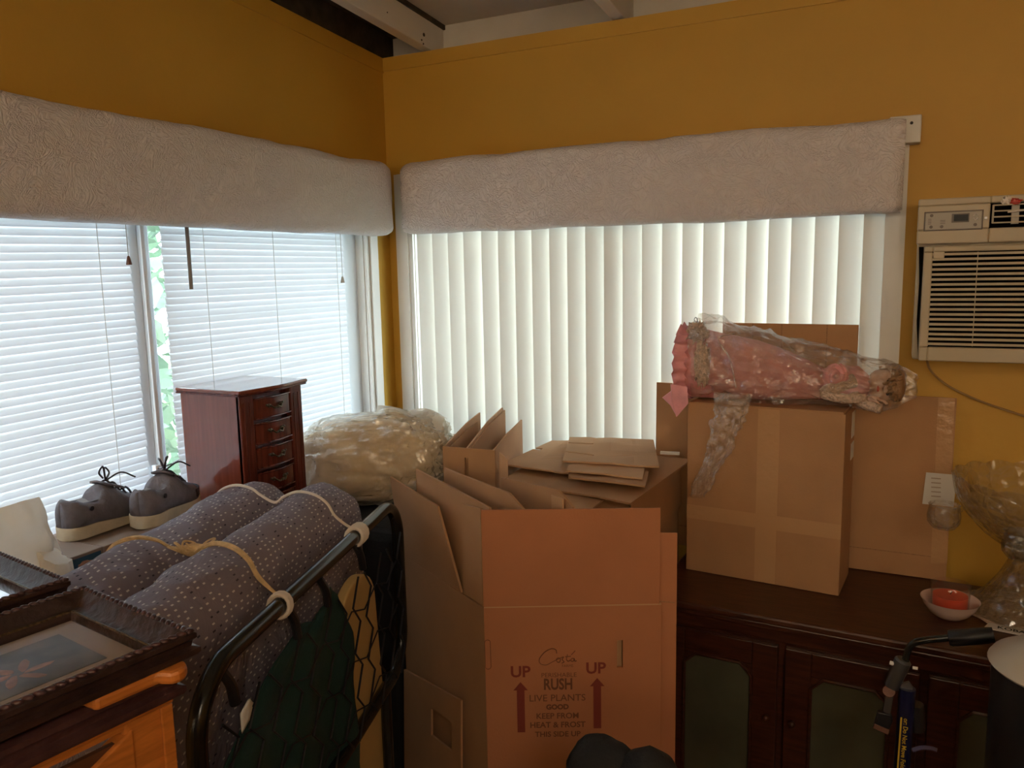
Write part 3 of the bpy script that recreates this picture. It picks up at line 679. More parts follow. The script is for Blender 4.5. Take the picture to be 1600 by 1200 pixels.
# printed marks on the front
def fmark(body, a, z, size, bold=0.0, m='red_ink', **k): return text(body, size, fp(a, 0, z, t4 + .0006), FD, (0, 0, 1), m, fb, bold=bold, **k)
fmark('UP', .072, .776, .034, .0009); fmark('UP', .228, .781, .034, .0009)
for a, z1 in ((.072, .754), (.231, .760)):
    pts = [(-.008, -.112), (.008, -.112), (.008, -.018), (.015, -.018), (0, 0), (-.015, -.018), (-.008, -.018)]
    MB().prism([fp(a + x, 0, z1 + z, t4 + .0002) for x, z in pts], FN * .0006).build('up_arrow', 'red_ink', fb)
fmark('PERISHABLE', .152, .768, .014, 0, 'dark_ink'); fmark('RUSH', .150, .747, .034, .0010, 'dark_ink', sx=.72)
fmark('LIVE PLANTS', .148, .717, .021, .0001, 'dark_ink'); fmark('GOOD', .148, .697, .015, .0008, 'dark_ink')
fmark('KEEP FROM', .148, .677, .0175, .0003, 'dark_ink'); fmark('HEAT & FROST', .148, .657, .0175, .0004, 'dark_ink'); fmark('THIS SIDE UP', .148, .636, .0165, .0003, 'dark_ink')
# the flowing signature-like name, drawn as pen strokes
def pen(pts, r=.0009):
    MB().tube(smooth_path([fp(.118 + x, 0, .800 + y, t4 + .0004) for x, y in pts], 5), r, 4).build('lettering', 'dark_ink', fb)
pen([(.030, .016), (.028, .024), (.018, .026), (.004, .018), (-.006, .004), (-.004, -.006), (.008, -.009), (.020, -.003), (.028, .001)])
pen([(.028, .001), (.032, .006), (.037, .004), (.036, -.003), (.031, -.003), (.030, .002), (.038, .006)])
pen([(.038, .006), (.044, .008), (.041, .002), (.045, -.003), (.040, -.006)])
pen([(.052, .013), (.050, .002), (.054, -.002), (.058, .001)]); pen([(.047, .008), (.059, .009)])
pen([(.066, .004), (.061, .004), (.059, -.001), (.064, -.002), (.066, .004), (.067, -.002), (.071, -.001)]); pen([(.060, .012), (.068, .021)])
fmark('FARMS', .170, .788, .008, 0, 'dark_ink')

# loose flattened cartons slotted upright into the plant carton
def upright(label, a, c0, z0, c1, z1, drop, m='card', notch=None, lean=0.0):
    t = thing('flattened_carton', F0 + FD * a + LD * (c0 + c1) / 2 + Vector((0, 0, .02)), label, 'carton', 'flattened cartons slotted upright in the plant carton')
    q = [lp(c0, .02, 0, a), lp(c1, .02, 0, a), lp(c1, z1, lean, a)]
    q += [lp(lerp(c1, c0, .82), lerp(z1, z0, .82), lean, a), lp(c0, drop, lean, a)]
    MB().prism(q, LNn * -t4).build('outer_sheet', m, t)
    MB().prism([p_ + LNn * (-t4 - .003) - Vector((0, 0, .007)) + LD * .006 if k > 1 else p_ + LNn * (-t4 - .003) for k, p_ in enumerate(q)], LNn * -t4).build('inner_sheet', 'card_pale', t)
    return t
upright('flattened carton standing upright in the plant carton, nearest its left flap', .09, .0, 1.142, .375, 1.13, 1.115)
u2 = upright('flattened carton standing upright in the plant carton, furthest right', .195, .02, 1.150, .31, 1.118, 1.12)
MB().prism([lp(.085, 1.09, .004, .195), lp(.045, 1.09, .004, .195), lp(.045, 1.132, .004, .195), lp(.085, 1.132, .004, .195)], LNn * .004).build('tab', 'card_pale', u2)
# carton panel with a hand hole leaning on the plant carton's left side
hp = thing('carton_panel', lp(.26, 0, .02), 'small carton panel with a rectangular hand hole leaning left of plant carton', 'carton')
b = MB()
def hpt(c, q): return lp(c, q * (.672 - (c - .09) * .22), lerp(.032, .010, q))
cs_, qs_ = (.09, .135, .245, .41), (0, .80, .905, 1)
for i in range(3):
    for j in range(3):
        if i == 1 and j == 1: continue
        b.prism([hpt(cs_[i], qs_[j]), hpt(cs_[i + 1], qs_[j]), hpt(cs_[i + 1], qs_[j + 1]), hpt(cs_[i], qs_[j + 1])], LNn * t4)
b.build('sheet', 'card', hp)

# middle boxes behind: one hidden carton, one open carton carrying the flat stack
MX0, MX1, MY0, MY1, MZ0, MZ1 = .80, 1.095, -.60, -.13, .52, 1.035
tag(MB().box(MX0, MX1, MY0 + .02, MY1, 0, .515).build('support_carton', 'card', bevel=.002), 'lower brown carton under the open carton behind the plant carton', 'carton')
mb = thing('open_carton', ((MX0 + MX1) / 2, (MY0 + MY1) / 2, MZ0), 'brown open carton topped by a pile of flat cardboard, beside the sideboard', 'carton')
for nm, q in (('front_panel', (MX0, MX1, MY0, MY0 + t4)), ('back_panel', (MX0, MX1, MY1 - t4, MY1)), ('side_panel', (MX0, MX0 + t4, MY0, MY1)), ('side_panel', (MX1 - t4, MX1, MY0, MY1))):
    MB().box(*q, MZ0, MZ1).build(nm, 'card', mb)
MB().box(MX0, MX1, MY0, MY1, MZ0 - .004, MZ0).build('bottom_panel', 'card', mb)
MB().prism([(MX0 + .01, MY0, MZ1), (MX1 - .06, MY0, MZ1), (MX1 - .09, MY0 - .10, MZ1 - .03), (MX0 + .05, MY0 - .09, MZ1 - .012)], (0, 0, .005)).build('front_flap', 'card_pale', mb)
MB().prism([(MX1, MY0, MZ1), (MX1, MY1, MZ1), (MX1 + .006, MY1, MZ1 - .14), (MX1 + .006, MY0, MZ1 - .14)], (.004, 0, 0)).build('side_flap', 'card', mb)
def flat(label, poly, z, m='card_pale', notches=(), dz=(0, 0, 0, 0), name='flat_cardboard'):
    """flat sheet lying on the pile, slightly warped; notches are dark slots cut in"""
    q = [Vector((x, y, z + d)) for (x, y), d in zip(poly, dz)]
    t = thing(name, sum(q, Vector()) / len(q), label, 'cardboard', 'flat cardboard on the open carton')
    b = MB(); o, ax, ay = q[0], q[1] - q[0], q[3] - q[0]
    hs = sorted(notches)
    def pt(u, v): return (q[0] * (1 - u) + q[1] * u) * (1 - v) + (q[3] * (1 - u) + q[2] * u) * v + Vector((0, 0, .012 * math.sin(PI * u) * fbm((u * 2, v * 2, z * 9))))
    us = sorted({0, .25, .5, .75, 1, *[k for h in hs for k in h[:2]]}); vs = sorted({0, .5, 1, *[k for h in hs for k in h[2:]]})
    for i in range(len(us) - 1):
        for j in range(len(vs) - 1):
            cu, cv = (us[i] + us[i + 1]) / 2, (vs[j] + vs[j + 1]) / 2
            if any(h[0] < cu < h[1] and h[2] < cv < h[3] for h in hs): continue
            b.prism([pt(us[i], vs[j]), pt(us[i + 1], vs[j]), pt(us[i + 1], vs[j + 1]), pt(us[i], vs[j + 1])], (0, 0, .0045))
    b.build('sheet', m, t); return t
flat('large flat cardboard sheet at the bottom of the pile, reaching the tall box', [(.73, -.575), (1.112, -.655), (1.142, -.17), (.72, -.14)], 1.0405, 'card')
flat('flat cardboard sheet with slots on the left of the pile', [tuple(P(783, 722, 'z', 1.065))[:2], tuple(P(945, 742, 'z', 1.065))[:2], tuple(P(955, 690, 'z', 1.065))[:2], tuple(P(862, 686, 'z', 1.065))[:2]], 1.056, 'card_pale', [(.55, .8, .36, .42), (.0, .1, .6, .66), (.5, .62, .66, .8)])
flat('narrow flat cardboard strip low at the front of the pile', [tuple(P(888, 744, 'z', 1.07))[:2], tuple(P(1008, 758, 'z', 1.07))[:2], tuple(P(1014, 735, 'z', 1.07))[:2], tuple(P(890, 728, 'z', 1.07))[:2]], 1.064, 'card')
flat('narrow flat cardboard strip just under the topmost sheet', [tuple(P(885, 735, 'z', 1.075))[:2], tuple(P(1004, 747, 'z', 1.075))[:2], tuple(P(1008, 728, 'z', 1.075))[:2], tuple(P(890, 722, 'z', 1.075))[:2]], 1.071, 'card_pale')
flat('topmost square flat cardboard sheet on the pile', [tuple(P(879, 721, 'z', 1.08))[:2], tuple(P(1030, 730, 'z', 1.08))[:2], tuple(P(1021, 688, 'z', 1.08))[:2], tuple(P(890, 684, 'z', 1.08))[:2]], 1.078, 'card_pale', [(.0, .32, .34, .37), (.0, .3, .72, .75)])
tag(MB().obox((1.075, -.16, 1.055), (.028, .004, 0), (-.001, .006, 0), (0, 0, .004)).build('white_strip', 'paper', bevel=.001), 'short white plastic strip on the cardboard beside the tall box', 'strip')

# flattened cartons standing on end behind the plant carton, left of the pile
cb = thing('folded_carton_bundle', (.66, -.62, .0), 'bundle of folded cartons standing on end beside the plastic wrapped pillow', 'cartons')
BD = Vn((-.18, .98, 0)); BX = Vn((1, .06, 0)); B0 = P(693, 697, 'y', -.685); B0.z = 0
zB = P(693, 697, 'y', -.685).z
def bp(a, c, z): return B0 + BX * a + BD * c + Vector((0, 0, z))
fr_ = MB().holed(bp(0, 0, .4), BX, (0, 0, 1), .148, zB - .4, [(.062, .072, zB - .4 - .075, zB - .4 - .025)], .005).build('face_panel', 'card', cb)
for k, (a, z0, z1, L) in enumerate(((.0, zB, zB + .035, .30), (.012, zB - .005, zB + .018, .24), (.055, zB - .012, zB + .042, .36), (.062, zB - .015, zB + .035, .36), (.105, zB - .04, zB - .0, .40), (.140, zB - .02, zB - .06, .03))):
    MB().prism([bp(a, .006, .4), bp(a, L, .4), bp(a, L, z1), bp(a, L * .6, lerp(z0, z1, .75)), bp(a, .006, z0)], BX * .0045).build('folded_sheet', 'card' if k % 2 else 'card_pale', cb)
MB().prism([bp(.152, -.02, .6), bp(.185, -.03, .6), bp(.19, -.03, zB - .015), bp(.165, -.02, zB - .0)], BD * .005).build('folded_sheet', 'card_pale', cb)
tag(MB().box(.575, .79, -.66, -.30, 0, .395).build('support_crate', 'card', bevel=.002), 'low brown carton under the bundle of folded cartons', 'carton')

# ================================================================== DOLL IN A PLASTIC BAG
DZ = ST + TH + t4
dl = thing('porcelain_doll', (1.40, -.15, DZ), 'doll in a pink dress lying on the tall carton inside a clear bag', 'doll')
def ring_loft(b, rows, n=28, ruff=0.0, fr=9, seed=0, cap=True):
    """rows: (centre, ry, rz) along x; body lofted with wrinkles"""
    o = len(b.v)
    for i, (c, ry, rz) in enumerate(rows):
        for k in range(n):
            a = 2 * PI * k / n; w_ = 1 + ruff * math.sin(fr * a + i * .6) * (1 - i / len(rows)) + .10 * fbm((math.cos(a) * 1.5, math.sin(a) * 1.5, i * .35 + seed))
            b.v.append(Vector(c) + Vector((.006 * math.sin(fr * a), math.cos(a) * ry * w_, math.sin(a) * rz * w_)))
    for i in range(len(rows) - 1):
        for k in range(n): b.f.append((o + i * n + k, o + i * n + (k + 1) % n, o + (i + 1) * n + (k + 1) % n, o + (i + 1) * n + k))
    if cap: b.f += [tuple(o + k for k in range(n)), tuple(o + (len(rows) - 1) * n + k for k in range(n))]
    return b
yd = -.16
sk = [((1.135, yd, DZ + .100), .085, .092), ((1.17, yd, DZ + .098), .082, .090), ((1.24, yd, DZ + .094), .078, .086), ((1.32, yd, DZ + .086), .07, .078), ((1.40, yd, DZ + .074), .058, .066), ((1.46, yd, DZ + .062), .044, .05), ((1.49, yd, DZ + .056), .036, .042)]
ring_loft(MB(), sk, ruff=.10, seed=2).build('skirt', 'pink_cloth', dl, smooth=True, angle=180)
hm = [((1.105, yd, DZ + .100), .100, .102), ((1.118, yd, DZ + .101), .086, .092), ((1.14, yd, DZ + .101), .088, .095)]
ring_loft(MB(), hm, n=72, ruff=.12, fr=18, seed=5, cap=False).build('hem_ruffle', 'pink_satin', dl, smooth=True, angle=180, solid=.002)
MB().blob((1.165, yd - .05, DZ + .190), (.028, .02, .026), 14, .7, 9, 4).build('lace_trim', 'lace', dl, smooth=True, angle=30)
MB().blob((1.185, yd - .085, DZ + .11), (.02, .012, .055), 14, .6, 8, 6).build('lace_trim', 'lace', dl, smooth=True, angle=30)
MB().tube(smooth_path([(1.16, yd - .05, DZ + .205), (1.163, yd - .05, DZ + .226), (1.158, yd - .05, DZ + .234), (1.154, yd - .05, DZ + .228), (1.158, yd - .05, DZ + .222)], 5), .0012, 5).build('wire_hook', 'steel', dl)
MB().prism([(1.075, yd - .09, DZ + .01), (1.10, yd - .09, DZ + .03), (1.13, yd - .09, DZ + .015), (1.115, yd - .095, DZ - .035), (1.10, yd - .095, DZ - .01)], (.003, -.004, 0)).build('ribbon', 'pink_satin', dl)
MB().prism([(1.10, yd - .095, DZ + .05), (1.145, yd - .095, DZ + .045), (1.15, yd - .1, DZ + .0), (1.118, yd - .1, DZ - .04), (1.105, yd - .1, DZ + .005)], (.003, -.004, 0)).build('ribbon', 'pink_satin', dl)
ring_loft(MB(), [((1.48, yd, DZ + .055), .034, .04), ((1.53, yd, DZ + .06), .042, .045), ((1.57, yd, DZ + .058), .044, .045), ((1.60, yd, DZ + .055), .022, .024)], ruff=.04, seed=8).build('bodice', 'pink_satin', dl, smooth=True, angle=180)
rs = MB()
for k in range(5):
    a = k * 2.4; r_ = .009 + .006 * k
    pts = [Vector((1.525 + .75 * r_ * math.cos(a + q), yd - .062 - .006 * (4 - k) * .4, DZ + .088 + r_ * math.sin(a + q))) for q in [i * .35 for i in range(13)]]
    rs.tube(pts, [.002 + .006 * math.sin(PI * i / 12) for i in range(13)], 8)
rs.build('fabric_rose', 'pink_satin', dl, smooth=True, angle=180)
hd = MB().blob((1.635, yd + .01, DZ + .058), (.040, .036, .042), 16, .03, 3, 1).build('head', 'doll_skin', dl, smooth=True, angle=180)
MB().blob((1.643, yd - .028, DZ + .052), (.006, .008, .009), 8).build('nose', 'doll_skin', hd, smooth=True, angle=180)
for dz in (-.016, .016): MB().blob((1.648, yd - .023, DZ + .056 + dz), (.004, .003, .005), 8).build('eye', 'eye', hd, smooth=True)
MB().blob((1.625, yd - .025, DZ + .052), (.003, .003, .008), 8).build('mouth', 'wrapper_red', hd, smooth=True)
hr = MB()
for k in range(26):
    a = random.uniform(-.5, PI + .5); x = random.uniform(1.635, 1.675); r_ = .042
    c = Vector((x, yd + .012 - .036 * math.cos(a), DZ + .060 + r_ * math.sin(a)))
    hr.tube([c + Vector((.008 * math.cos(i * .9), .008 * math.sin(i * .9), -.004 + .0016 * i)) for i in range(9)], .0045, 6)
hr.build('hair_curls', 'doll_hair', dl, smooth=True, angle=180)
MB().blob((1.665, yd + .012, DZ + .06), (.026, .040, .044), 14, .25, 8, 3).build('hair', 'doll_hair', dl, smooth=True, angle=60)
def limb(nm, pts, rr, m): MB().tube(smooth_path(pts, 4), [lerp(rr[0], rr[1], i / ((len(pts) - 1) * 4)) for i in range((len(pts) - 1) * 4 + 1)], 10).build(nm, m, dl, smooth=True, angle=180)
limb('arm', [(1.57, yd - .045, DZ + .075), (1.52, yd - .065, DZ + .055), (1.50, yd - .07, DZ + .04), (1.55, yd - .075, DZ + .03), (1.60, yd - .075, DZ + .035)], (.018, .011), 'lace')
hn = MB().blob((1.617, yd - .075, DZ + .032), (.016, .010, .010), 8)
for k in range(4): hn.tube([(1.625, yd - .082 + k * .005, DZ + .034 - k * .001), (1.642 - .002 * abs(k - 1), yd - .084 + k * .006, DZ + .030), (1.650 - .003 * abs(k - 1), yd - .083 + k * .006, DZ + .022)], [.0032, .0028, .002], 6)
hn.tube([(1.610, yd - .084, DZ + .036), (1.622, yd - .092, DZ + .030), (1.632, yd - .092, DZ + .024)], [.0035, .003, .002], 6)
hn.build('hand', 'doll_skin', dl, smooth=True, angle=180)
limb('arm', [(1.57, yd - .03, DZ + .03), (1.60, yd - .07, DZ + .018), (1.635, yd - .085, DZ + .01)], (.017, .013), 'lace')
# the clear bag around it, with a twisted tail hanging down the front
bg_ = thing('clear_plastic_bag', (1.42, -.16, DZ), 'clear crinkled plastic bag wrapped around the doll, tail hanging down the tall carton', 'bag')
def bagfn(u, v):
    x = lerp(1.15, 1.715, v); a = 2 * PI * u
    ry = .118 * (1 - .35 * v) * (math.sin(PI * min(1, (v * .93 + .14))) ** .35 if v < .99 else .25); rz = lerp(.118, .062, min(1, v * 1.15)) * max(.25, (1 - max(0, v - .85) * 3.6))
    zc = DZ + lerp(.115, .060, min(1, v * 1.2))
    k = 1 + .18 * fbm((math.cos(a) * 1.6 + v * 2, math.sin(a) * 1.6, v * 6 + 4), 4) + .26 * (.32 - abs(noise.noise(Vector((math.cos(a) * 2.2 + v * 5, math.sin(a) * 2.2, v * 7 - a * .3))))) + .14 * (.32 - abs(noise.noise(Vector((math.cos(a) * 5, math.sin(a) * 5 + v * 9, v * 15)))))
    z = zc + rz * math.sin(a) * k
    return Vector((x + .012 * fbm((a, v * 9, 2)), yd + ry * math.cos(a) * k, max(z, DZ + .002 + .003 * k) if x < 1.57 else z))
MB().grid(bagfn, 110, 90, closeu=True).build('bag_film', 'clear_plastic', bg_, smooth=True, angle=24)
tl0, tl1 = P(1150, 615, 'y', -.30), P(1085, 775, 'y', -.285)
def tail(u, v):
    c = tl0.lerp(tl1, v) + Vector((.012 * math.sin(v * 2.5), 0, 0)); w_ = lerp(.045, .020, v ** .7) * (1 + .25 * fbm((v * 5, 1, 3)))
    a = 2 * PI * u; k = 1 + .35 * fbm((math.cos(a) * 1.5, math.sin(a) * 1.5, v * 8), 3) + .5 * (.3 - abs(noise.noise(Vector((math.cos(a) * 3, math.sin(a) * 3, v * 12)))))
    return c + Vector((w_ * math.cos(a) * k, min(.012, .016 * math.sin(a) * k), 0))
MB().grid(tail, 48, 60, closeu=True).build('bag_tail', 'clear_plastic', bg_, smooth=True, angle=24)
MB().tube(smooth_path([P(1150, 606, 'y', -.29), P(1140, 560, 'y', -.275), P(1122, 530, 'y', -.25), P(1150, 520, 'y', -.24)], 5), .0022, 6).build('bag_seam', 'clear_plastic', bg_, smooth=True)

# ================================================================== JEWELLERY CHEST
JX0, JX1, JY0, JY1, JT, JB = .112, .298, -1.068, -.858, 1.335, .80
jw = thing('jewelry_chest', ((JX0 + JX1) / 2, (JY0 + JY1) / 2, JB), 'dark cherry wood jewelry chest with small drawers before the window', 'jewelry chest')
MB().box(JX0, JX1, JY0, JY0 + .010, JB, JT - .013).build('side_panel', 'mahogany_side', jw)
MB().box(JX0, JX1, JY1 - .010, JY1, JB, JT - .013).build('side_panel', 'mahogany', jw)
MB().box(JX0, JX1 - .012, JY0 + .010, JY1 - .010, JB, JT - .013).build('carcass', 'mahogany', jw)
for y0, y1 in ((JY0, JY0 + .042), (JY1 - .042, JY1)):
    MB().box(JX1 - .010, JX1 + .006, y0, y1, JB, JT - .013).build('front_stile', 'mahogany', jw, bevel=.003)
    for k in (.3, .7): MB().box(JX1 + .006, JX1 + .0075, lerp(y0, y1, k) - .003, lerp(y0, y1, k) + .003, JB, JT - .03).build('reeding', 'mahogany', jw, bevel=.001)
nn = 14; tp_ = []
for k in range(nn + 1):
    y = lerp(JY0 - .012, JY1 + .012, k / nn); tp_.append((JX1 + .014 + .012 * math.sin(PI * k / nn) ** 2, y))
poly = [(JX0 - .004, JY0 - .012)] + tp_ + [(JX0 - .004, JY1 + .012)]
MB().prism([(x, y, JT - .013) for x, y in poly], (0, 0, .005)).build('top_moulding', 'mahogany', jw, bevel=.002)
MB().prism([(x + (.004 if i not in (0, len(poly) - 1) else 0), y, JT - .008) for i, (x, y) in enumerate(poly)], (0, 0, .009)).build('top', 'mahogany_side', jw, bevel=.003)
for k in range(8):
    z1 = JT - .020 - k * .0605; z0 = z1 - .057; y0, y1 = JY0 + .044, JY1 - .044
    d = MB(); pr_ = [(JX1 + .004 + .008 * math.sin(PI * i / 10), lerp(y0, y1, i / 10)) for i in range(11)]
    d.prism([(JX1 - .012, y0, z0)] + [(x, y, z0) for x, y in pr_] + [(JX1 - .012, y1, z0)], (0, 0, .050))
    dr = d.build('drawer', 'mahogany', jw, bevel=.002)
    for zz in (z0 - .001, z0 + .047): MB().tube([(x + .002, y, zz + .003) for x, y in pr_], .0022, 6).build('drawer_bead', 'mahogany', dr, smooth=True)
    yc, zc = (y0 + y1) / 2, (z0 + z1) / 2; xf = JX1 + .013
    h = MB(); h.tube(smooth_path([(xf + .006, yc - .018, zc + .001), (xf + .010, yc - .010, zc - .005), (xf + .010, yc, zc - .002), (xf + .010, yc + .010, zc - .005), (xf + .006, yc + .018, zc + .001)], 4), .0022, 6)
    for sgn in (-1, 1):
        h.blob((xf, yc + sgn * .019, zc + .001), (.003, .006, .005), 6); h.blob((xf, yc + sgn * .027, zc + .003), (.002, .004, .003), 6); h.tube([(xf - .004, yc + sgn * .018, zc), (xf + .006, yc + sgn * .018, zc)], .002, 6)
    h.blob((xf + .010, yc, zc - .003), (.003, .005, .004), 6)
    h.build('handle', 'brass', dr, smooth=True)

# ================================================================== TABLE BY THE WINDOW AND WHAT IS ON IT
TT = .80
tw = thing('side_table', (.17, -1.36, 0), 'narrow dark table along the left window under shoes and jewelry chest', 'table')
MB().box(.03, .262, -1.54, -.85, TT - .03, TT).build('tabletop', 'dark_wood', tw, bevel=.004)
for x in (.04, .222):
    for y in (-1.525, -.89): MB().box(x, x + .03, y, y + .03, 0, TT - .03).build('leg', 'dark_wood', tw, bevel=.003)
CT = 1.068
sto = thing('stool', (.30, -1.66, 0), 'small dark stool under the white plastic bags', 'stool')
MB().box(.20, .40, -1.76, -1.56, TT - .03, TT).build('seat', 'dark_wood', sto, bevel=.004)
for x in (.205, .37):
    for y in (-1.755, -1.59): MB().box(x, x + .025, y, y + .025, 0, TT - .03).build('leg', 'dark_wood', sto, bevel=.003)
# printed cartons under the shoes
c1 = thing('printed_carton', (.17, -1.455, TT), 'blue printed carton with a picture of a hand, beside white plastic bag', 'carton', 'printed cartons under the sneakers')
MB().box(.08, .255, -1.505, -1.41, TT, CT).build('carton_body', 'carton_top', c1, bevel=.002)
MB().box(.2555, .2565, -1.502, -1.416, TT + .02, CT - .006).build('printed_side', 'carton_blue', c1)
hd = MB().blob((.2568, -1.452, CT - .032), (.0012, .018, .018), 10, .15, 4, 2).build('picture_of_hand', 'skin_print', c1, smooth=True)
for k in range(4): MB().tube([(.2578, -1.466 + .002 * k, CT - .020 - .008 * k), (.2578, -1.446, CT - .018 - .008 * k), (.2578, -1.432 - .002 * k, CT - .021 - .009 * k)], .0018, 5).build('picture_finger', 'skin_print', c1)
c2 = thing('printed_carton', (.19, -1.25, TT), 'red printed carton under the right sneaker', 'carton', 'printed cartons under the sneakers')
MB().box(.08, .252, -1.405, -1.10, TT, CT - .002).build('carton_body', 'carton_top', c2, bevel=.002)
MB().box(.2525, .2535, -1.40, -1.22, TT + .02, CT - .018).build('printed_side', 'carton_red', c2)
MB().prism([(.254, -1.372, CT), (.254, -1.11, CT), (.272, -1.11, CT + .012), (.27, -1.30, CT - .004)], (.002, 0, .002)).build('torn_flap', 'carton_top', c2)
tag(MB().prism([P(296, 806, 'x', .29), P(317, 793, 'x', .29), P(324, 796, 'x', .29), P(322, 801, 'x', .29), P(303, 806, 'x', .29)], (-.02, .004, 0)).build('card_corner', 'white_card'), 'small white card corner sticking up beside the jewelry chest', 'card')

def sneaker(name, label, heel, yaw, z0, L=.245, eyelet=True):
    t = thing(name, (heel[0], heel[1], z0), label, 'shoe', 'pair of grey sneakers')
    cx, cy = math.cos(yaw), math.sin(yaw)
    def w_(l, s, z): return Vector((heel[0] + cx * l - cy * s, heel[1] + cy * l + cx * s, z0 + z))
    def half(l):
        q = l / L
        if q < .14: h = .033 * math.sqrt(max(0, 1 - ((.14 - q) / .14) ** 2)) + .0005
        elif q < .72: h = lerp(.0335, .043, (q - .14) / .58)
        else: h = .043 * math.sqrt(max(0, 1 - ((q - .72) / .285) ** 2)) + .002
        return h
    NL, NS = 26, 20
    def sole(u, v):
        v = lerp(v, .5 - .5 * math.cos(PI * v), .8); l = L * v; a = 2 * PI * u; h = half(l) + .004
        s = h * max(-1, min(1, 1.25 * math.cos(a))); top = lerp(.030, .019, min(1, max(0, (v - .25) / .4))); z = top * (.5 + .5 * max(-1, min(1, 1.4 * math.sin(a))))
        return w_(l, s, z + max(0, v - .8) * .05)
    b = MB().grid(sole, NS, NL, closeu=True); b.cap(range(NS)); b.cap(range(NL * NS, NL * NS + NS))
    b.build('sole', 'shoe_sole', t, smooth=True, angle=60)
    def ht(v):   # upper height along the shoe
        pts = [(0, .080), (.08, .088), (.2, .076), (.34, .072), (.44, .094), (.55, .088), (.7, .066), (.85, .052), (1, .036)]
        for (a, h0), (c, h1) in zip(pts, pts[1:]):
            if v <= c: q = (v - a) / (c - a); q = q * q * (3 - 2 * q); return lerp(h0, h1, q)
        return .036
    def upper(u, v):
        v = lerp(v, .5 - .5 * math.cos(PI * v), .8); l = .001 + (L - .004) * v; a = PI * u; h = half(l) if .001 < v < .999 else 0.0; H = ht(v); zb = lerp(.028, .017, min(1, max(0, (v - .25) / .4)))
        s = h * math.cos(a) * (1 - .18 * math.sin(a) ** 4); z = zb + (H - zb) * math.sin(a) ** .55
        if v < .44: # collar opening: dip in the middle
            z -= (.030 * math.sin(PI * min(1, max(0, (v - .03) / .40))) ) * max(0, math.sin(a) - .80) / .2
        return w_(l, s, z)
    MB().grid(upper, 24, 34).build('upper', 'shoe_upper', t, smooth=True, angle=180, solid=.003)
    MB().grid(lambda u, v: w_(lerp(.03, .10, v), lerp(-.022, .022, u), .066 + .004 * math.cos(6 * u)), 6, 6).build('lining', 'shoe_lining', t, smooth=True, angle=180)
    MB().grid(lambda u, v: w_(lerp(.095, .15, v), lerp(-.020, .020, u), lerp(.098, .074, v) + .004 * math.sin(PI * u)), 6, 6).build('tongue', 'shoe_upper', t, smooth=True, angle=180, solid=.004)
    b = MB()
    for k in range(4):
        l = .115 + .017 * k; z = ht(l / L) + .006
        b.tube(smooth_path([w_(l, -.022, z - .010), w_(l + .004, 0, z + .004), w_(l, .022, z - .010)], 4), .0024, 6)
    b.tube(smooth_path([w_(.118, 0, .097), w_(.105, -.012, .128), w_(.09, -.024, .136), w_(.085, -.020, .124), w_(.108, -.004, .106)], 6), .0020, 6)
    b.tube(smooth_path([w_(.118, 0, .097), w_(.130, .014, .116), w_(.145, .026, .118), w_(.150, .022, .106), w_(.125, .004, .100)], 6), .0020, 6)
    b.tube(smooth_path([w_(.118, 0, .097), w_(.14, -.022, .112), w_(.165, -.036, .096)], 6), .0018, 6)
    b.build('laces', 'shoe_dark', t, smooth=True)
    MB().tube([w_(.045, -.0335, .060), w_(.045, -.0365, .060)], .005, 10).build('eyelet', 'shoe_dark', t)
    MB().grid(lambda u, v: w_(lerp(.165, .222, v), -half(lerp(.165, .222, v)) * .98 - .002, lerp(.022, .040, u)), 3, 6).build('side_patch', 'shoe_dark', t, smooth=True, solid=.002)
    return t
sneaker('sneaker', 'grey sneaker with pale sole on the blue carton, nearer the plastic bag', (.155, -1.425), math.radians(97), CT + .001, .215)
sneaker('sneaker', 'grey sneaker with thick pale sole on the red carton, nearer the jewelry chest', (.246, -1.312), math.radians(113), CT + .004, .22)

# plastic bags
def bag(name, label, c, r, h, seed, m, peak=.12):
    c = Vector(c)
    def fn(u, v):
        a = 2 * PI * u; q = v
        rr = r * (math.sin(PI * min(1, .25 + q * .60)) ** .6) * (1 - .22 * q)
        k = 1 + .30 * fbm((math.cos(a) * 1.4 + seed, math.sin(a) * 1.4, q * 2.5), 4) + .06 * math.sin(7 * a + seed) + .22 * (.4 - abs(noise.noise(Vector((math.cos(a) * 2.5, math.sin(a) * 2.5 + seed, q * 5)))))
        return c + Vector((rr * math.cos(a) * k * .85, rr * math.sin(a) * k, h * q * (1 + peak * math.sin(a * 1.0 + seed) * q)))
    b = MB().grid(fn, 56, 36, closeu=True); b.cap(range(56)); b.cap(range(36 * 56, 37 * 56))
    return tag(b.build(name, m, smooth=True, angle=50), label, 'bag')
mat('bag_fill', (0.66, .60, .46), .7, bump=(12, .5), var=(7, .15))
bag('plastic_bag', 'large crumpled cream white plastic bag in front of the left blind', (.295, -1.635, TT), .12, .405, 1.3, 'milky_plastic', .06)
bag('plastic_bag', 'small translucent plastic bag against the blue carton', (.372, -1.583, TT), .047, .325, 4.1, 'milky_plastic', .05)

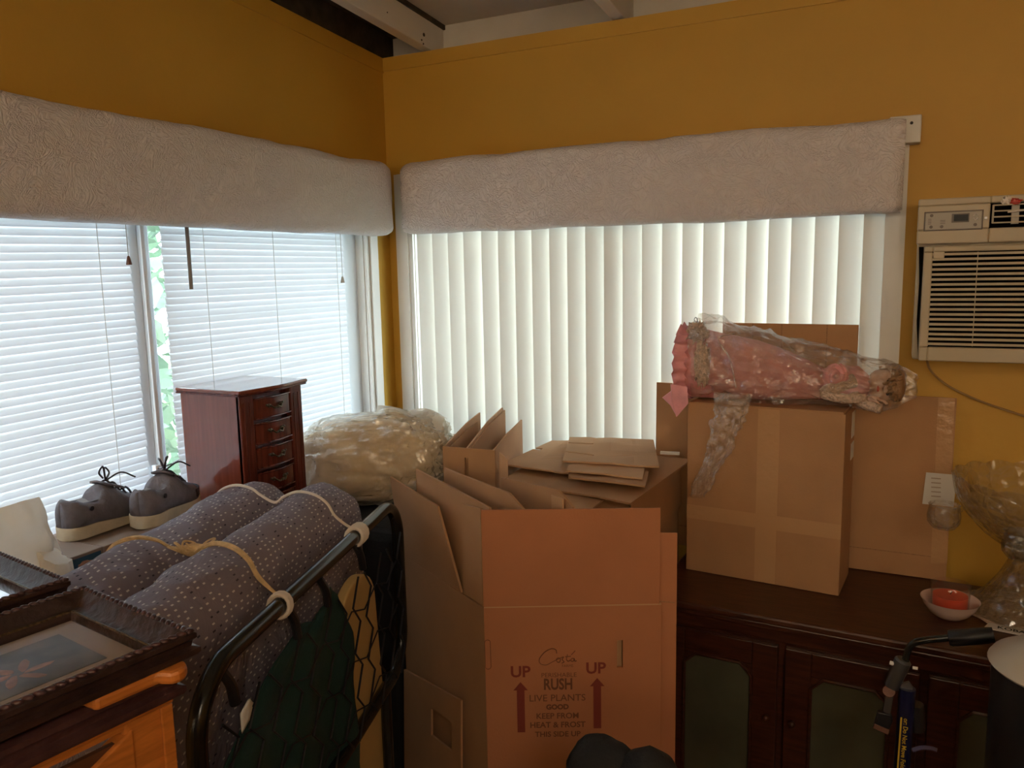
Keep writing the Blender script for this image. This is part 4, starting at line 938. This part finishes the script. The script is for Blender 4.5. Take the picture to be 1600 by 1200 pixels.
# ================================================================== BUNDLE IN THE CORNER
bs = thing('suitcase', (.34, -.60, 0), 'black suitcase standing in the corner under the plastic wrapped pillow', 'suitcase')
MB().box(.10, .545, -.80, -.42, .04, .94).build('shell', 'black_fabric', bs, bevel=.03)
for x in (.16, .48):
    for y in (-.75, -.47): MB().tube([(x - .01, y, .022), (x + .01, y, .022)], .022, 10).build('wheel', 'black_plastic', bs)
MB().tube(smooth_path([(.50, -.72, .938), (.50, -.70, .962), (.50, -.64, .966), (.50, -.58, .962), (.50, -.56, .938)], 4), .008, 8).build('carry_handle', 'black_plastic', bs, smooth=True)
BC = Vector((.325, -.60, 1.078)); bu = Vn((.97, .2, .12)); bv = Vn((-.2, .98, 0)); bw = bu.cross(bv)
wp = thing('wrapped_pillow', BC - Vector((0, 0, .13)), 'cream pillow bundle wrapped in clear plastic in the room corner', 'pillow')
def pil(k0, amp, cr):
    def fn(u, v):
        th = PI * min(max(v, .002), .998); ph = 2 * PI * u
        d = Vector((math.cos(th), math.sin(th) * math.cos(ph), math.sin(th) * math.sin(ph)))
        e = .72; sx = math.copysign(abs(d.x) ** e, d.x); sy = math.copysign(abs(d.y) ** e, d.y); sz = math.copysign(abs(d.z) ** e, d.z)
        k = k0 * (1 + amp * fbm(Vector((d.x * 2.2 + 3, d.y * 3, d.z * 3)), 4) + cr * (.5 - abs(noise.noise(Vector((d.x * 5 + d.y * 2, d.y * 7, d.z * 7 + d.x * 3))))) + cr * .6 * (.5 - abs(noise.noise(Vector((d.x * 11, d.y * 13 + 4, d.z * 13))))))
        q = BC + bu * .222 * sx * k + bv * .125 * sy * k + bw * .118 * sz * k
        q.z = max(q.z, .943); return q
    return fn
MB().grid(pil(.95, .10, .05), 64, 56, closeu=True).build('pillow', 'pillow_cream', wp, smooth=True, angle=180)
MB().grid(pil(.985, .10, .13), 110, 90, closeu=True).build('plastic_wrap', 'wrap_plastic', wp, smooth=True, angle=28)
def flapf(u, v):
    return BC + bu * lerp(.04, .225, u) + bv * lerp(-.02, .05, v) + bw * (lerp(.118, .060, u ** 2) + .016 * math.sin(5 * u + 4 * v) + .01) 
MB().grid(flapf, 24, 6).build('wrap_flap', 'milky_plastic', wp, smooth=True, angle=180)

# ================================================================== FOLDING BED
BU = Vn((-.282, .959, 0)); BV = Vn((-.959, -.282, 0)); BP0 = Vector((.87, -1.708, 0))
def bb(u, v, z): return BP0 + BU * u + BV * v + Vector((0, 0, z))
bed = thing('folding_bed', bb(.33, .2, 0), 'folded rollaway bed with mauve dotted mattress and black tube frame', 'bed')
def half_mat(v0, v1, ztop, u0, u1, seed):
    vc, a = (v0 + v1) / 2, (v1 - v0) / 2; zb = .30; NRING = 48
    ring = []; 
    for k in range(NRING):
        th = 2 * PI * k / NRING; c, s_ = math.cos(th), math.sin(th)
        n_ = 2.2 if s_ > 0 else 3.0
        x = a * math.copysign(abs(c) ** (2 / n_), c)
        z = (ztop - a * 1.0) + a * math.copysign(abs(s_) ** (2 / n_), s_) if s_ >= 0 else (zb + a) + a * math.copysign(abs(s_) ** (2 / n_), s_)
        ring.append((x, z))
    # insert side rows so folds show
    full = []
    for k in range(NRING):
        full.append(ring[k]); q = ring[(k + 1) % NRING]
        if abs(q[1] - ring[k][1]) > .2:
            for j in range(1, 14): full.append((lerp(ring[k][0], q[0], j / 14), lerp(ring[k][1], q[1], j / 14)))
    arc = [0]
    for k in range(1, len(full) + 1):
        p, q = full[k - 1], full[k % len(full)]; arc.append(arc[-1] + math.hypot(q[0] - p[0], q[1] - p[1]))
    N, NV_ = len(full), 64
    def fn(u, v):
        i = int(round(u * N)) % N; x, z = full[i]; uu = lerp(u0, u1, v); e = min(uu - u0, u1 - uu); R = .06
        k = 1.0 if e > R else math.sqrt(max(.0, 1 - ((R - e) / R) ** 2)) * .5 + .5
        zc = (ztop + zb) / 2; w_ = fbm((uu * 7 + seed, x * 16, z * 7), 4) * .009 + fbm((uu * 22, x * 10 + seed, z * 5), 2) * .0035
        xx = x * (k * .5 + .5); zz = z - (1 - k) * .05 * (1 if z > zc else -1) * (1 if e < R else 0)
        nx = x / a; 
        return bb(uu, vc + xx + w_ * nx, zz + w_ * (1 if z > ztop - a else 0))
    b = MB().grid(fn, N, NV_, closeu=True, uvfn=lambda u, v: (lerp(u0, u1, v), arc[int(round(u * N))]))
    b.cap(range(N)); b.cap(range(NV_ * N, NV_ * N + N)); return b
half_mat(.045, .205, 1.150, -.03, .715, 1.0).build('mattress_half', 'ticking', bed, smooth=True, angle=180)
half_mat(.208, .372, 1.148, .03, .725, 6.0).build('mattress_half', 'ticking', bed, smooth=True, angle=180)
# frame tube: rounded loop in the vertical plane v = 0, plus legs
def rloop(u0, u1, z0, z1, r, v=0):
    pts = []
    for (cu, cz_, a0) in ((u1 - r, z1 - r, PI / 2), (u1 - r, z0 + r, 0), (u0 + r, z0 + r, -PI / 2), (u0 + r, z1 - r, PI)):
        for k in range(9):
            a = a0 - k / 8 * PI / 2; pts.append(bb(cu + r * math.cos(a), v, cz_ + r * math.sin(a)))
    return pts
MB().tube(rloop(-.045, .79, .69, 1.085, .09), .0135, 12, closed=True).build('frame_tube', 'black_metal', bed, smooth=True, angle=180)
MB().tube(rloop(.02, .72, .16, 1.05, .075, .388), .0135, 12, closed=True).build('frame_tube', 'black_metal', bed, smooth=True, angle=180)
for u in (.02, .66):
    MB().tube([bb(u, 0, .69), bb(u, 0, .03)], .012, 10).build('leg', 'black_metal', bed)
    MB().tube([bb(u, .388, .16), bb(u, .388, .03)], .012, 10).build('leg', 'black_metal', bed)
    for v in (0, .388): MB().blob(bb(u, v, .018), (.022, .022, .018), 8).build('foot', 'black_plastic', bed, smooth=True)
for u in (.02, .22, .345, .52):
    MB().tube(smooth_path([bb(u, -.002, 1.072), bb(u + .012, -.008, 1.045), bb(u + .016, -.010, 1.015)], 4), .0075, 8).build('strap_hook', 'black_plastic', bed, smooth=True)
# wire net between the rails: zigzag cords
nc = 0
for j in range(12):
    u_a = .0 + .066 * j; pts = []
    for k in range(8):
        z = 1.02 - k * .045; sgn = 1 if (k + j) % 2 else -1
        pts.append(bb(u_a + sgn * .022, -.022 + .002 * sgn, z))
    MB().tube(pts, .0022, 5).build('net_cord', 'black_cord', bed)
for k in range(3):
    z = .96 - k * .10
    pts = []
    for j in range(12): pts.append(bb(.0 + .066 * j - .03, -.024, z + (.012 if j % 2 else -.012)))
    MB().tube(pts, .0016, 5).build('net_cord', 'black_cord', bed)
MB().grid(lambda u, v: bb(lerp(.06, .105, u), -.002 - .004 * math.sin(5 * u), lerp(.985, .955, v) + .012 * math.sin(4 * u)), 8, 4).build('care_tag', 'white_card', bed, smooth=True, angle=180, solid=.002)
tag(bed.children[0], 'mattress half nearest the tube rail')
# cream foam pad and green cloth behind the net
fpz = [(.560 - .108 * math.cos(PI * k / 16) * (1 if k < 8 else .92), .90 + .085 * math.sin(PI * k / 16)) for k in range(17)]
pad = MB().prism([bb(.45, .012, .3)] + [bb(u, .012, z) for u, z in fpz] + [bb(.72, .012, .3)], BV * .022).build('foam_pad', 'foam', bevel=.004)
tag(pad, 'cream yellow rounded pad held behind the black bed net', 'pad')
def cloth(u, v):
    # hooked up along its top edge, spreading to the near side as it falls
    ul = lerp(.25, .02 - .05 * v, min(1, v * 7) ** .5); ur = lerp(.43, .478, min(1, v * 6))
    zt_ = 1.012 + .020 * max(0, 1 - abs(u - .85) / .15) + .006 * math.sin(u * 11); z = lerp(zt_, .40, v)
    sp = min(1, v * 5); fold = .012 * math.sin(u * 15 + v * 5 + 2 * math.sin(v * 6)) * (.5 + .5 * sp) + .010 * fbm((u * 4, v * 7, 2), 3)
    return bb(lerp(ul, ur, u), .000 + fold * .55, z)
tag(MB().grid(cloth, 60, 44).build('green_cloth', 'green_cloth', smooth=True, angle=180, solid=.002), 'dark green cloth hanging behind the black bed net', 'cloth')

# ropes tied over the mattress
def mz(v):
    for v0, v1, zt_ in ((.045, .205, 1.150), (.205, .372, 1.148)):
        if v0 <= v <= v1:
            a = (v1 - v0) / 2; q = (v - (v0 + v1) / 2) / a; return zt_ - a + a * (1 - abs(q) ** 2.2) ** (1 / 2.2)
    return 1.06 if v < .045 else 1.0
def rope(label, f_u, seed, knot, wrapu, wrapn, wm):
    t = thing('tie_rope', bb(f_u(.2), .2, 1.14), label, 'rope', 'ropes tied over the folded bed')
    vs = [.371, .362, .34, .30, .26, .235, .20, .175, .14, .10, .07, .052, .03]
    for s_ in range(2 if knot else 1):
        pts = [bb(f_u(v) + .004 * s_ * math.sin(20 * v), v, max(mz(v), 1.12 if .15 < v < .26 else 0) + .008 + .003 * s_) for v in vs]
        pts[-1] = bb(f_u(.03), .02, 1.095); pts.append(bb(wrapu, 0, 1.10))
        MB().tube(smooth_path(pts, 5), .0030 if not knot else .0026, 6).build('rope_strand', 'rope' if knot else 'rope_white', t, smooth=True)
    for k in range(wrapn):
        uu = wrapu + (k - wrapn / 2) * .0065
        MB().tube([bb(uu + .004 * math.sin(a), .0175 * math.cos(a), 1.085 + .0175 * math.sin(a)) for a in [2 * PI * i / 14 for i in range(14)]], .0042, 6, closed=True).build('rope_wrap', wm, t, smooth=True)
    if knot:
        kc = bb(f_u(.20), .195, 1.137); b = MB()
        for k in range(11):
            d1 = Vn((random.uniform(-1, 1), random.uniform(-1, 1), random.uniform(.05, .5))); d2 = Vn((random.uniform(-1, 1), random.uniform(-1, 1), random.uniform(0, .9)))
            L = random.uniform(.012, .026); o_ = BV * random.uniform(-.035, .03) + BU * random.uniform(-.006, .006)
            b.tube(smooth_path([kc + o_, kc + o_ + d1 * L, kc + o_ + (d1 + d2) * L * .8, kc + o_ + d2 * L * .6, kc + o_ + Vector((0, 0, -.002))], 5), .0018, 5)
        b.tube([kc + BV * .03, kc + Vector((0, 0, .004)), kc - BV * .045 + Vector((0, 0, .003))], [.004, .009, .006], 8)
        b.build('knot', 'rope', t, smooth=True)
rope('frayed cream rope knotted across the mattress near the picture frames', lambda v: .215 + .35 * min(v, .2) - (v - .2) * .05 * (v > .2), 1, True, .205, 2, 'rope_white')
rope('thin pale rope across the far end of the mattress, wrapped on the rail', lambda v: .545 + .25 * v, 2, False, .54, 5, 'rope_white')

# ================================================================== ORANGE WOODEN STAND AND THE PICTURE FRAMES
D1 = Vn((.99, -.147, 0)); D2 = Vn((-.165, -.986, 0))
def sc(p, z): return CAM + (p - CAM)          # (identity, keeps calls readable)
ATOP = 1.26
A0 = P(307, 985, 'z', ATOP)
def frame(label, o, w, l, z0, z1, wd, content, m_top='frame_wood', beads=True):
    """picture frame lying flat: corner o (far right), width w along -D1, length l along D2"""
    t = thing('picture_frame', o - D1 * w / 2 + D2 * l / 2 + Vector((0, 0, z0 - o.z)), label, 'picture frame', 'dark ornate picture frames lying in a stack')
    def q(a, c, z): return Vector((o.x, o.y, 0)) - D1 * a + D2 * c + Vector((0, 0, z))
    h = z1 - z0
    prof = [(0, 0), (-.002, h * .12), (-.002, h * .3), (.004, h * .38), (.003, h * .6), (0, h * .72), (0, h * .9), (.004, h), (.009, h), (.011, h * .92), (wd * .55, h * .55), (wd * .8, h * .45), (wd * .82, h * .52), (wd * .95, h * .5), (wd, h * .30), (wd, 0)]
    cs = [(0, 0, 1, 1), (w, 0, -1, 1), (w, l, -1, -1), (0, l, 1, -1)]
    for s_ in range(4):
        a, c = cs[s_], cs[(s_ + 1) % 4]; b = MB(); n_ = len(prof)
        for (x, y, sx, sy) in (a, c):
            for (d, z) in prof: b.v.append(q(x + sx * d, y + sy * d, z0 + z))
        b.f += [(k, k + 1, n_ + k + 1, n_ + k) for k in range(n_ - 1)] + [(n_ - 1, 0, n_, 2 * n_ - 1), tuple(range(n_)), tuple(range(n_, 2 * n_))]
        rl = b.build('frame_rail', m_top, t, smooth=True, angle=35)
        if beads:
            e0 = q(a[0] + a[2] * .005, a[1] + a[3] * .005, z1); e1 = q(c[0] + c[2] * .005, c[1] + c[3] * .005, z1); n2 = int((e1 - e0).length / .0085); d_ = (e1 - e0).normalized(); sd_ = d_.cross(Vector((0, 0, 1)))
            bd = MB()
            for k in range(n2 + 1):
                c0 = e0.lerp(e1, k / n2); bd.blob(c0, (.0056, .0030, .0026), 4, axes=((d_ * .8 + sd_ * .6).normalized(), (sd_ * .8 - d_ * .6).normalized(), Vector((0, 0, 1))))
            bd.build('carved_beading', 'frame_side', rl, smooth=True, angle=180)
            i0 = q(a[0] + a[2] * wd * .9, a[1] + a[3] * wd * .9, z0 + h * .52); i1 = q(c[0] + c[2] * wd * .9, c[1] + c[3] * wd * .9, z0 + h * .52)
            MB().tube([i0, i1], .0016, 6).build('gilt_lip', 'gold_lip', rl)
    zi = z0 + h * .18
    MB().prism([q(wd * .98, wd * .98, z0 + .001), q(w - wd * .98, wd * .98, z0 + .001), q(w - wd * .98, l - wd * .98, z0 + .001), q(wd * .98, l - wd * .98, z0 + .001)], (0, 0, zi - z0 - .001)).build('mat_board' if content else 'backing_mirror', 'mat_board' if content else 'mirror', t)
    if content:
        m_ = .024
        pr = MB().prism([q(wd + m_, wd + m_, zi), q(w - wd - m_, wd + m_, zi), q(w - wd - m_, l - wd - m_, zi), q(wd + m_, l - wd - m_, zi)], (0, 0, .0008)).build('print', 'faded_print', t)
        cx, cy = w * .46, wd + m_ + .062
        b = MB()
        for k in range(6):
            a = k * PI / 3 + .4; r_ = .016
            b.blob(q(cx + r_ * math.cos(a), cy + r_ * 1.1 * math.sin(a), zi + .0009), (.013, .0045, .0004), 6, .3, 3, k, axes=(Vector((math.cos(a), math.sin(a), 0)), Vector((-math.sin(a), math.cos(a), 0)), Vector((0, 0, 1))))
        b.build('faded_blossom', 'print_blossom', pr, smooth=True)
        MB().prism([q(wd * .98, wd * .98, zi + .003), q(w - wd * .98, wd * .98, zi + .003), q(w - wd * .98, l - wd * .98, zi + .003), q(wd * .98, l - wd * .98, zi + .003)], (0, 0, .001)).build('glass', 'picture_glass', t)
    return t
mat('mirror', (0.85, .87, .9), .06, metal=1.0)
FW = (P(307, 985, 'z', ATOP) - P(133, 915, 'z', ATOP)).length
frame('dark carved picture frame with a faded print, on top of the stack', A0, FW, .30, 1.236, ATOP, .034, True)
C0 = P(284, 1042, 'z', 1.222)
frame('plain dark picture frame under the one with the faded print', C0, FW - .006, .29, 1.194, 1.222, .034, True, 'frame_side', beads=False)
E0 = P(303, 1046, 'z', 1.23); 
pq = []
for k in range(7):
    a = -PI / 2 * (k / 6); pq.append((.013 - .013 * math.cos(a + 0), .013 + .013 * math.sin(a)))
plq = MB().prism([Vector((E0.x, E0.y, 1.2225)) - D1 * x + D2 * y for x, y in [(.013, 0), (.006, .003), (.0015, .008), (0, .015), (.002, .022), (.014, .028), (.016, .085), (.07, .09), (.07, .25), (.19, .25), (.19, 0)]], (0, 0, .0132)).build('wooden_plaque', 'orange_wood', bevel=.004)
tag(plq, 'orange wooden plaque with rounded corner sandwiched between two dark picture frames', 'plaque')
G0 = P(110, 905, 'z', 1.222)
frame('dark carved frame holding a bright mirror, furthest left behind the print', G0, .215, .30, 1.196, 1.222, .034, False)
# stand below
ZS = 1.193
S0 = P(268, 1078, 'z', ZS)
os_ = thing('wooden_stand', Vector((S0.x, S0.y, 0)) - D1 * .3 + D2 * .17, 'orange wooden stand with braced side under the picture frames', 'stand')
def sq(a, c, z): return Vector((S0.x, S0.y, 0)) - D1 * a + D2 * c + Vector((0, 0, z))
def sbx(a0, a1, c0, c1, z0, z1): return MB().hexa([sq(a0, c0, z0), sq(a1, c0, z0), sq(a1, c1, z0), sq(a0, c1, z0), sq(a0, c0, z1), sq(a1, c0, z1), sq(a1, c1, z1), sq(a0, c1, z1)])
SWd, SDp = .56, .34
sbx(-.004, SWd, 0, SDp, ZS - .012, ZS).build('top', 'orange_wood', os_, bevel=.003)
for a in (.004, SWd - .030):
    for c in (.008, SDp - .046): sbx(a, a + .022, c, c + .040, 0, ZS - .012).build('leg', 'orange_wood', os_, bevel=.003)
sbx(.0065, .012, .03, SDp - .03, .3, ZS - .03).build('side_panel', 'brown_panel', os_)
sbx(.005, .020, .046, SDp - .046, ZS - .022, ZS - .012).build('rail', 'orange_wood', os_, bevel=.002)
for (c0, c1, z0, z1) in ((.040, .150, ZS - .018, ZS - .16), (SDp - .040, SDp - .15, ZS - .018, ZS - .16)):
    sg = 1 if c1 > c0 else -1
    MB().prism([sq(.002, c0, z0 - .004), sq(.002, c1 + sg * .03, z1 + .07), sq(.002, c1 + sg * .02, z1 + .045), sq(.002, c0, z0 - .045)], -D1 * .018).build('brace', 'orange_wood', os_, bevel=.002)
sbx(0, .004, .0, .012, .2, ZS - .014).build('corner_bead', 'orange_wood', os_, bevel=.001)

# ================================================================== ON THE SIDEBOARD, RIGHT
cw = P(1484, 972, 'z', ST); cw.y += .03
CC = Vector((cw.x, cw.y + .005, ST))
tag(MB().lathe([(.026, 0), (.030, .001), (.045, .012), (.058, .030), (.064, .044), (.0655, .046), (.063, .045), (.055, .030), (.042, .014), (.020, .006), (.0, .006)], CC, 40).build('white_bowl', 'porcelain_white', smooth=True, angle=60), 'small pale pink white bowl holding the red candle', 'bowl')
cn = thing('candle', CC + Vector((0, 0, .008)), 'red orange candle in a clear glass standing in the pale bowl', 'candle')
MB().lathe([(.0, .0098), (.030, .0098), (.0375, .016), (.0385, .05), (.0385, .056), (.0, .0565)], CC, 32).build('wax', 'wax', cn, smooth=True, angle=50)
MB().lathe([(.032, .0072), (.040, .015), (.041, .05), (.0425, .084), (.0435, .0845), (.0440, .084), (.0425, .05), (.0415, .014), (.033, .0066)], CC, 40).build('glass_cup', 'thin_glass', cn, smooth=True, angle=50)
MB().tube([CC + Vector((0, 0, .056)), CC + Vector((.002, 0, .064))], .001, 5).build('wick', 'ink_black', cn)
# punch bowl on a pedestal
PB = Vector((1.985, -.19, ST))
pb = thing('punch_bowl', PB, 'cut crystal punch bowl on a flared pedestal at the right end of sideboard', 'bowl')
def scal(r, z, a, i): return (r * (1 + .012 * math.cos(16 * a)), z + (.008 * abs(math.cos(8 * a)) if z > .32 else 0))
MB().lathe([(.045, .165), (.075, .175), (.115, .205), (.15, .245), (.172, .29), (.182, .335), (.178, .336), (.166, .29), (.144, .25), (.11, .213), (.07, .184), (.0, .180)], PB, 64, scal).build('bowl', 'crystal', pb, smooth=True, angle=40)
MB().lathe([(.135, .004), (.128, .012), (.100, .040), (.070, .085), (.050, .130), (.045, .160), (.056, .166), (.04, .164), (.036, .13), (.058, .085), (.09, .04), (.118, .010), (.126, .002)], PB, 64, lambda r, z, a, i: (r * (1 + .018 * math.cos(12 * a)), z)).build('pedestal', 'crystal', pb, smooth=True, angle=40)
def cup(label, c):
    c = Vector(c); t = thing('punch_cup', c, label, 'cup', 'crystal punch cups hung on the bowl rim')
    MB().lathe([(.015, 0), (.026, .003), (.036, .016), (.038, .034), (.034, .058), (.036, .064), (.0335, .064), (.031, .058), (.035, .034), (.032, .017), (.022, .006), (.0, .006)], c, 32, lambda r, z, a, i: (r * (1 + .025 * math.cos(12 * a)), z)).build('cup_body', 'crystal', t, smooth=True, angle=40)
    MB().tube(smooth_path([c + Vector((.036, 0, .050)), c + Vector((.050, 0, .066)), c + Vector((.046, 0, .090)), c + Vector((.030, 0, .094)), c + Vector((.026, 0, .080))], 5), .0038, 8).build('cup_handle', 'crystal', t, smooth=True)
cup('crystal punch cup hanging at the left of the bowl rim', Vector((P(1474, 822, 'y', -.215).x, -.215, P(1474, 826, 'y', -.215).z)))
cup('crystal punch cup hanging at the front of the bowl', Vector((P(1592, 850, 'y', -.36).x, -.395, P(1592, 866, 'y', -.36).z)))
def nap(u, v):
    a = 2 * PI * u; r_ = .138 * v * (1 + .07 * math.sin(5 * a + 1) + .04 * math.sin(11 * a)); return PB + Vector((r_ * math.cos(a), r_ * math.sin(a), .0015 + .0015 * abs(math.sin(7 * a)) * v))
tag(MB().grid(nap, 60, 6, closeu=True).build('white_doily', 'lace', smooth=True, angle=180, solid=.0015), 'off white doily under the punch bowl pedestal', 'doily')
K0, K1 = P(1537, 981, 'z', ST + .003), P(1545, 962, 'z', ST + .003)
kx = SX.copy(); ky = SY.copy()
kc = thing('tool_label', K0, 'white printed label lettered in black, beside the candle bowl', 'label')
K0.z = ST + .002; MB().prism([K0, K0 + kx * .14 - ky * .012, K0 + kx * .14 + ky * .030, K0 + kx * .012 + ky * .036], (0, 0, .002)).build('card', 'paper', kc)
text('KOBALT', .021, K0 + kx * .028 + ky * .015 + Vector((0, 0, .0024)), kx - ky * .12, ky + kx * .12, 'ink_black', kc, align='LEFT', bold=.0006)

# ================================================================== WALKER, BIN, BAG
YW = -.78
wk = thing('folding_walker', (1.71, YW, 0), 'folding walker with black grip, steel clamp and navy post before the sideboard', 'walker')
def wp_(px, py, dy=0): return P(px, py, 'y', YW + dy)
MB().tube(smooth_path([wp_(1413, 1050), wp_(1416, 1025), wp_(1424, 1008), wp_(1440, 1001), wp_(1475, 997), wp_(1500, 995)], 5), .0068, 10).build('handle_tube', 'black_metal', wk, smooth=True)
MB().tube([wp_(1482, 997), wp_(1486, 997), wp_(1540, 993), wp_(1553, 992)], [.013, .0155, .0155, .014], 14).build('foam_grip', 'black_plastic', wk, smooth=True)
c0, c1 = wp_(1412, 1030), wp_(1393, 1072)
cl = MB().tube([c0, c0.lerp(c1, .06), c1], [.012, .0155, .0145], 16).build('clamp', 'steel', wk, smooth=True, angle=40)
dv = (c1 - c0).normalized(); sv = Vector((dv.z, 0, -dv.x))
MB().tube([c0 + Vector((-.024, -.004, -.010)), c0 + Vector((-.014, -.004, -.012))], .004, 8).build('bolt', 'white_card', cl)
MB().tube([c0 + Vector((.016, -.004, -.012)), c0 + Vector((.025, -.004, -.012))], .003, 8).build('bolt', 'white_card', cl)
MB().prism([wp_(1398, 1072, -.004), wp_(1420, 1066, -.004), wp_(1427, 1076, -.004), wp_(1424, 1080, -.004)], (0, .008, 0)).build('lever', 'steel', wk, bevel=.001)
MB().tube([wp_(1389, 1080, -.012), wp_(1389, 1080, .004)], .0115, 18).build('pivot_disc', 'strap_brown', wk, bevel=.001)
MB().prism([wp_(1384, 1085, -.006), wp_(1397, 1085, -.006), wp_(1391, 1118, -.006), wp_(1379, 1112, -.006)], (0, .006, 0)).build('link_arm', 'steel', wk, bevel=.001)
MB().prism([wp_(1371, 1113, -.008), wp_(1392, 1117, -.008), wp_(1395, 1128, -.008), wp_(1388, 1144, -.008), wp_(1365, 1134, -.008)], (0, .012, 0)).build('buckle', 'black_plastic', wk, bevel=.002)
MB().prism([wp_(1366, 1131, -.010), wp_(1390, 1141, -.010), wp_(1388, 1149, -.010), wp_(1364, 1138, -.010)], (0, .014, 0)).build('strap_end', 'strap_brown', wk, bevel=.001)
p0, p1 = wp_(1418, 1075), wp_(1408, 1210); dn = (p1 - p0).normalized(); p2 = p0 + dn * ((p0.z - .02) / -dn.z)
MB().tube([p0, p2], .0150, 16).build('post', 'navy', wk, smooth=True)
vw = (CAM - p1); vw.z = 0; vw.normalize(); pu = -dn; pxx = vw.cross(pu) * -1
lab0 = p0.lerp(p1, .30) + vw * .0155
sx_ = pu.cross(vw)
MB().prism([lab0 - sx_ * .0085, lab0 - sx_ * .0055, lab0 - sx_ * .0055 + dn * .2, lab0 - sx_ * .0085 + dn * .2], vw * .0004).build('yellow_line', 'yellow_ink', wk)
text('or: Do Not Move Folding Walker', .0115, lab0 + vw * .001 + sx_ * .001, dn, sx_, 'yellow_ink', wk, align='LEFT', bold=.0002)
MB().tube([p2 + Vector((0, 0, .0)), p2 + Vector((0, 0, -.02))], .02, 12).build('rubber_tip', 'black_plastic', wk)
MB().tube([wp_(1430, 1100, .02), wp_(1432, 1140, .02)], .016, 10).build('hinge_block', 'black_plastic', wk)
tag(MB().tube(smooth_path([wp_(1426, 1172, .05), wp_(1440, 1168, .05), wp_(1455, 1169, .05), wp_(1464, 1172, .05)], 4), .0045, 8).build('lavender_clip', 'lavender', smooth=True), 'small curved lavender plastic clip behind the walker post', 'clip')

BN = P(1622, 1020, 'y', -.93); bn = thing('black_bin', (BN.x + .04, -.93, 0), 'black cylinder with a cream conical lid at the lower right', 'bin')
zl = P(1560, 1018, 'y', -.93).z
MB().lathe([(.095, 0), (.10, .01), (.105, zl - .03), (.10, zl - .012), (.0, zl - .012)], (BN.x + .04, -.93, 0), 32).build('body', 'black_plastic', bn, smooth=True, angle=40)
MB().lathe([(.108, zl - .016), (.111, zl - .012), (.106, zl - .004), (.050, zl + .032), (.036, zl + .052), (.0, zl + .058)], (BN.x + .04, -.93, 0), 40).build('lid', 'cream_metal', bn, smooth=True, angle=35)

bk = thing('black_backpack', (1.33, -1.36, 0), 'black rounded backpack top in front of the plant carton', 'backpack')
zk = P(990, 1158, 'y', -1.36).z
b = MB(); cxk = P(995, 1158, 'y', -1.36).x
def pack(u, v):
    a = 2 * PI * u; z = zk * min(1, v * 1.0); k = 1 if v < .86 else math.sqrt(max(0, 1 - ((v - .86) / .14) ** 2))
    return Vector((cxk + .02 + .062 * k * math.cos(a), -1.36 + .05 * k * math.sin(a), z))
g = MB().grid(pack, 32, 40, closeu=True); g.cap(range(32)); g.build('main_bag', 'black_fabric', bk, smooth=True, angle=180)
MB().blob((cxk - .055, -1.35, zk - .075), (.060, .045, .062), 14, .08, 3, 2).build('side_pocket', 'black_fabric', bk, smooth=True, angle=180)

# ================================================================== ADDED FILL LAMP, UNSEEN, FURTHER BACK IN THE ROOM
LZ = cz - SL * -3.7 - .10
cl_ = thing('added_fill_lamp', (2.9, -3.7, LZ), 'added warm fill lamp, unseen, further back in the room', 'lamp')
MB().lathe([(.42, 0), (.44, .02), (.44, .06), (.0, .07)], (2.9, -3.7, LZ + .01), 40).build('fill_lamp_base', 'white_paint', cl_, smooth=True)
ld = bpy.data.lights.new('fill_light', 'AREA'); ld.shape = 'DISK'; ld.size = .8; ld.energy = FILL_LAMP_W; ld.color = (1.0, .80, .58)
lo = bpy.data.objects.new('fill_light', ld); COL.objects.link(lo); lo.parent = cl_; lo.location = (0, 0, -.01)

# ================================================================== OUTSIDE
struct(MB().box(-14, -.15, -12, 12, -.35, -.3).build('ground_1', 'grass'))
struct(MB().box(-.15, 14, .15, 12, -.35, -.3).build('ground_2', 'grass'))
def shrub(label, c, r, n):
    t = thing('garden_shrub', (c[0], c[1], -.3), label, 'shrub', 'shrubs outside the windows')
    st = MB()
    for k in range(5): st.tube([(c[0], c[1], -.3), (c[0] + random.uniform(-.2, .2), c[1] + random.uniform(-.2, .2), c[2])], [.03, .012], 6)
    st.build('stems', 'strap_brown', t)
    lf = MB()
    for k in range(n):
        d = Vn((random.gauss(0, 1), random.gauss(0, 1), random.gauss(0, 1))) * random.uniform(.55, 1) ** .5
        p = Vector((c[0] + d.x * r[0], c[1] + d.y * r[1], c[2] + d.z * r[2])); a = Vn((random.gauss(0, 1), random.gauss(0, 1), random.gauss(0, .6))); w_ = a.orthogonal().normalized(); L = random.uniform(.05, .10)
        lf.add([p - a * L, p + w_ * L * .4, p + a * L, p - w_ * L * .4], [(0, 1, 2, 3)])
    o = lf.build('leaves', 'leaf', t); o['kind'] = 'stuff'
shrub('leafy green shrub outside the left window', (-1.9, .1, 1.2), (.7, 1.1, 1.3), 2600)
shrub('leafy green shrub outside the back window', (.3, 2.0, 1.0), (1.2, .7, 1.1), 2200)
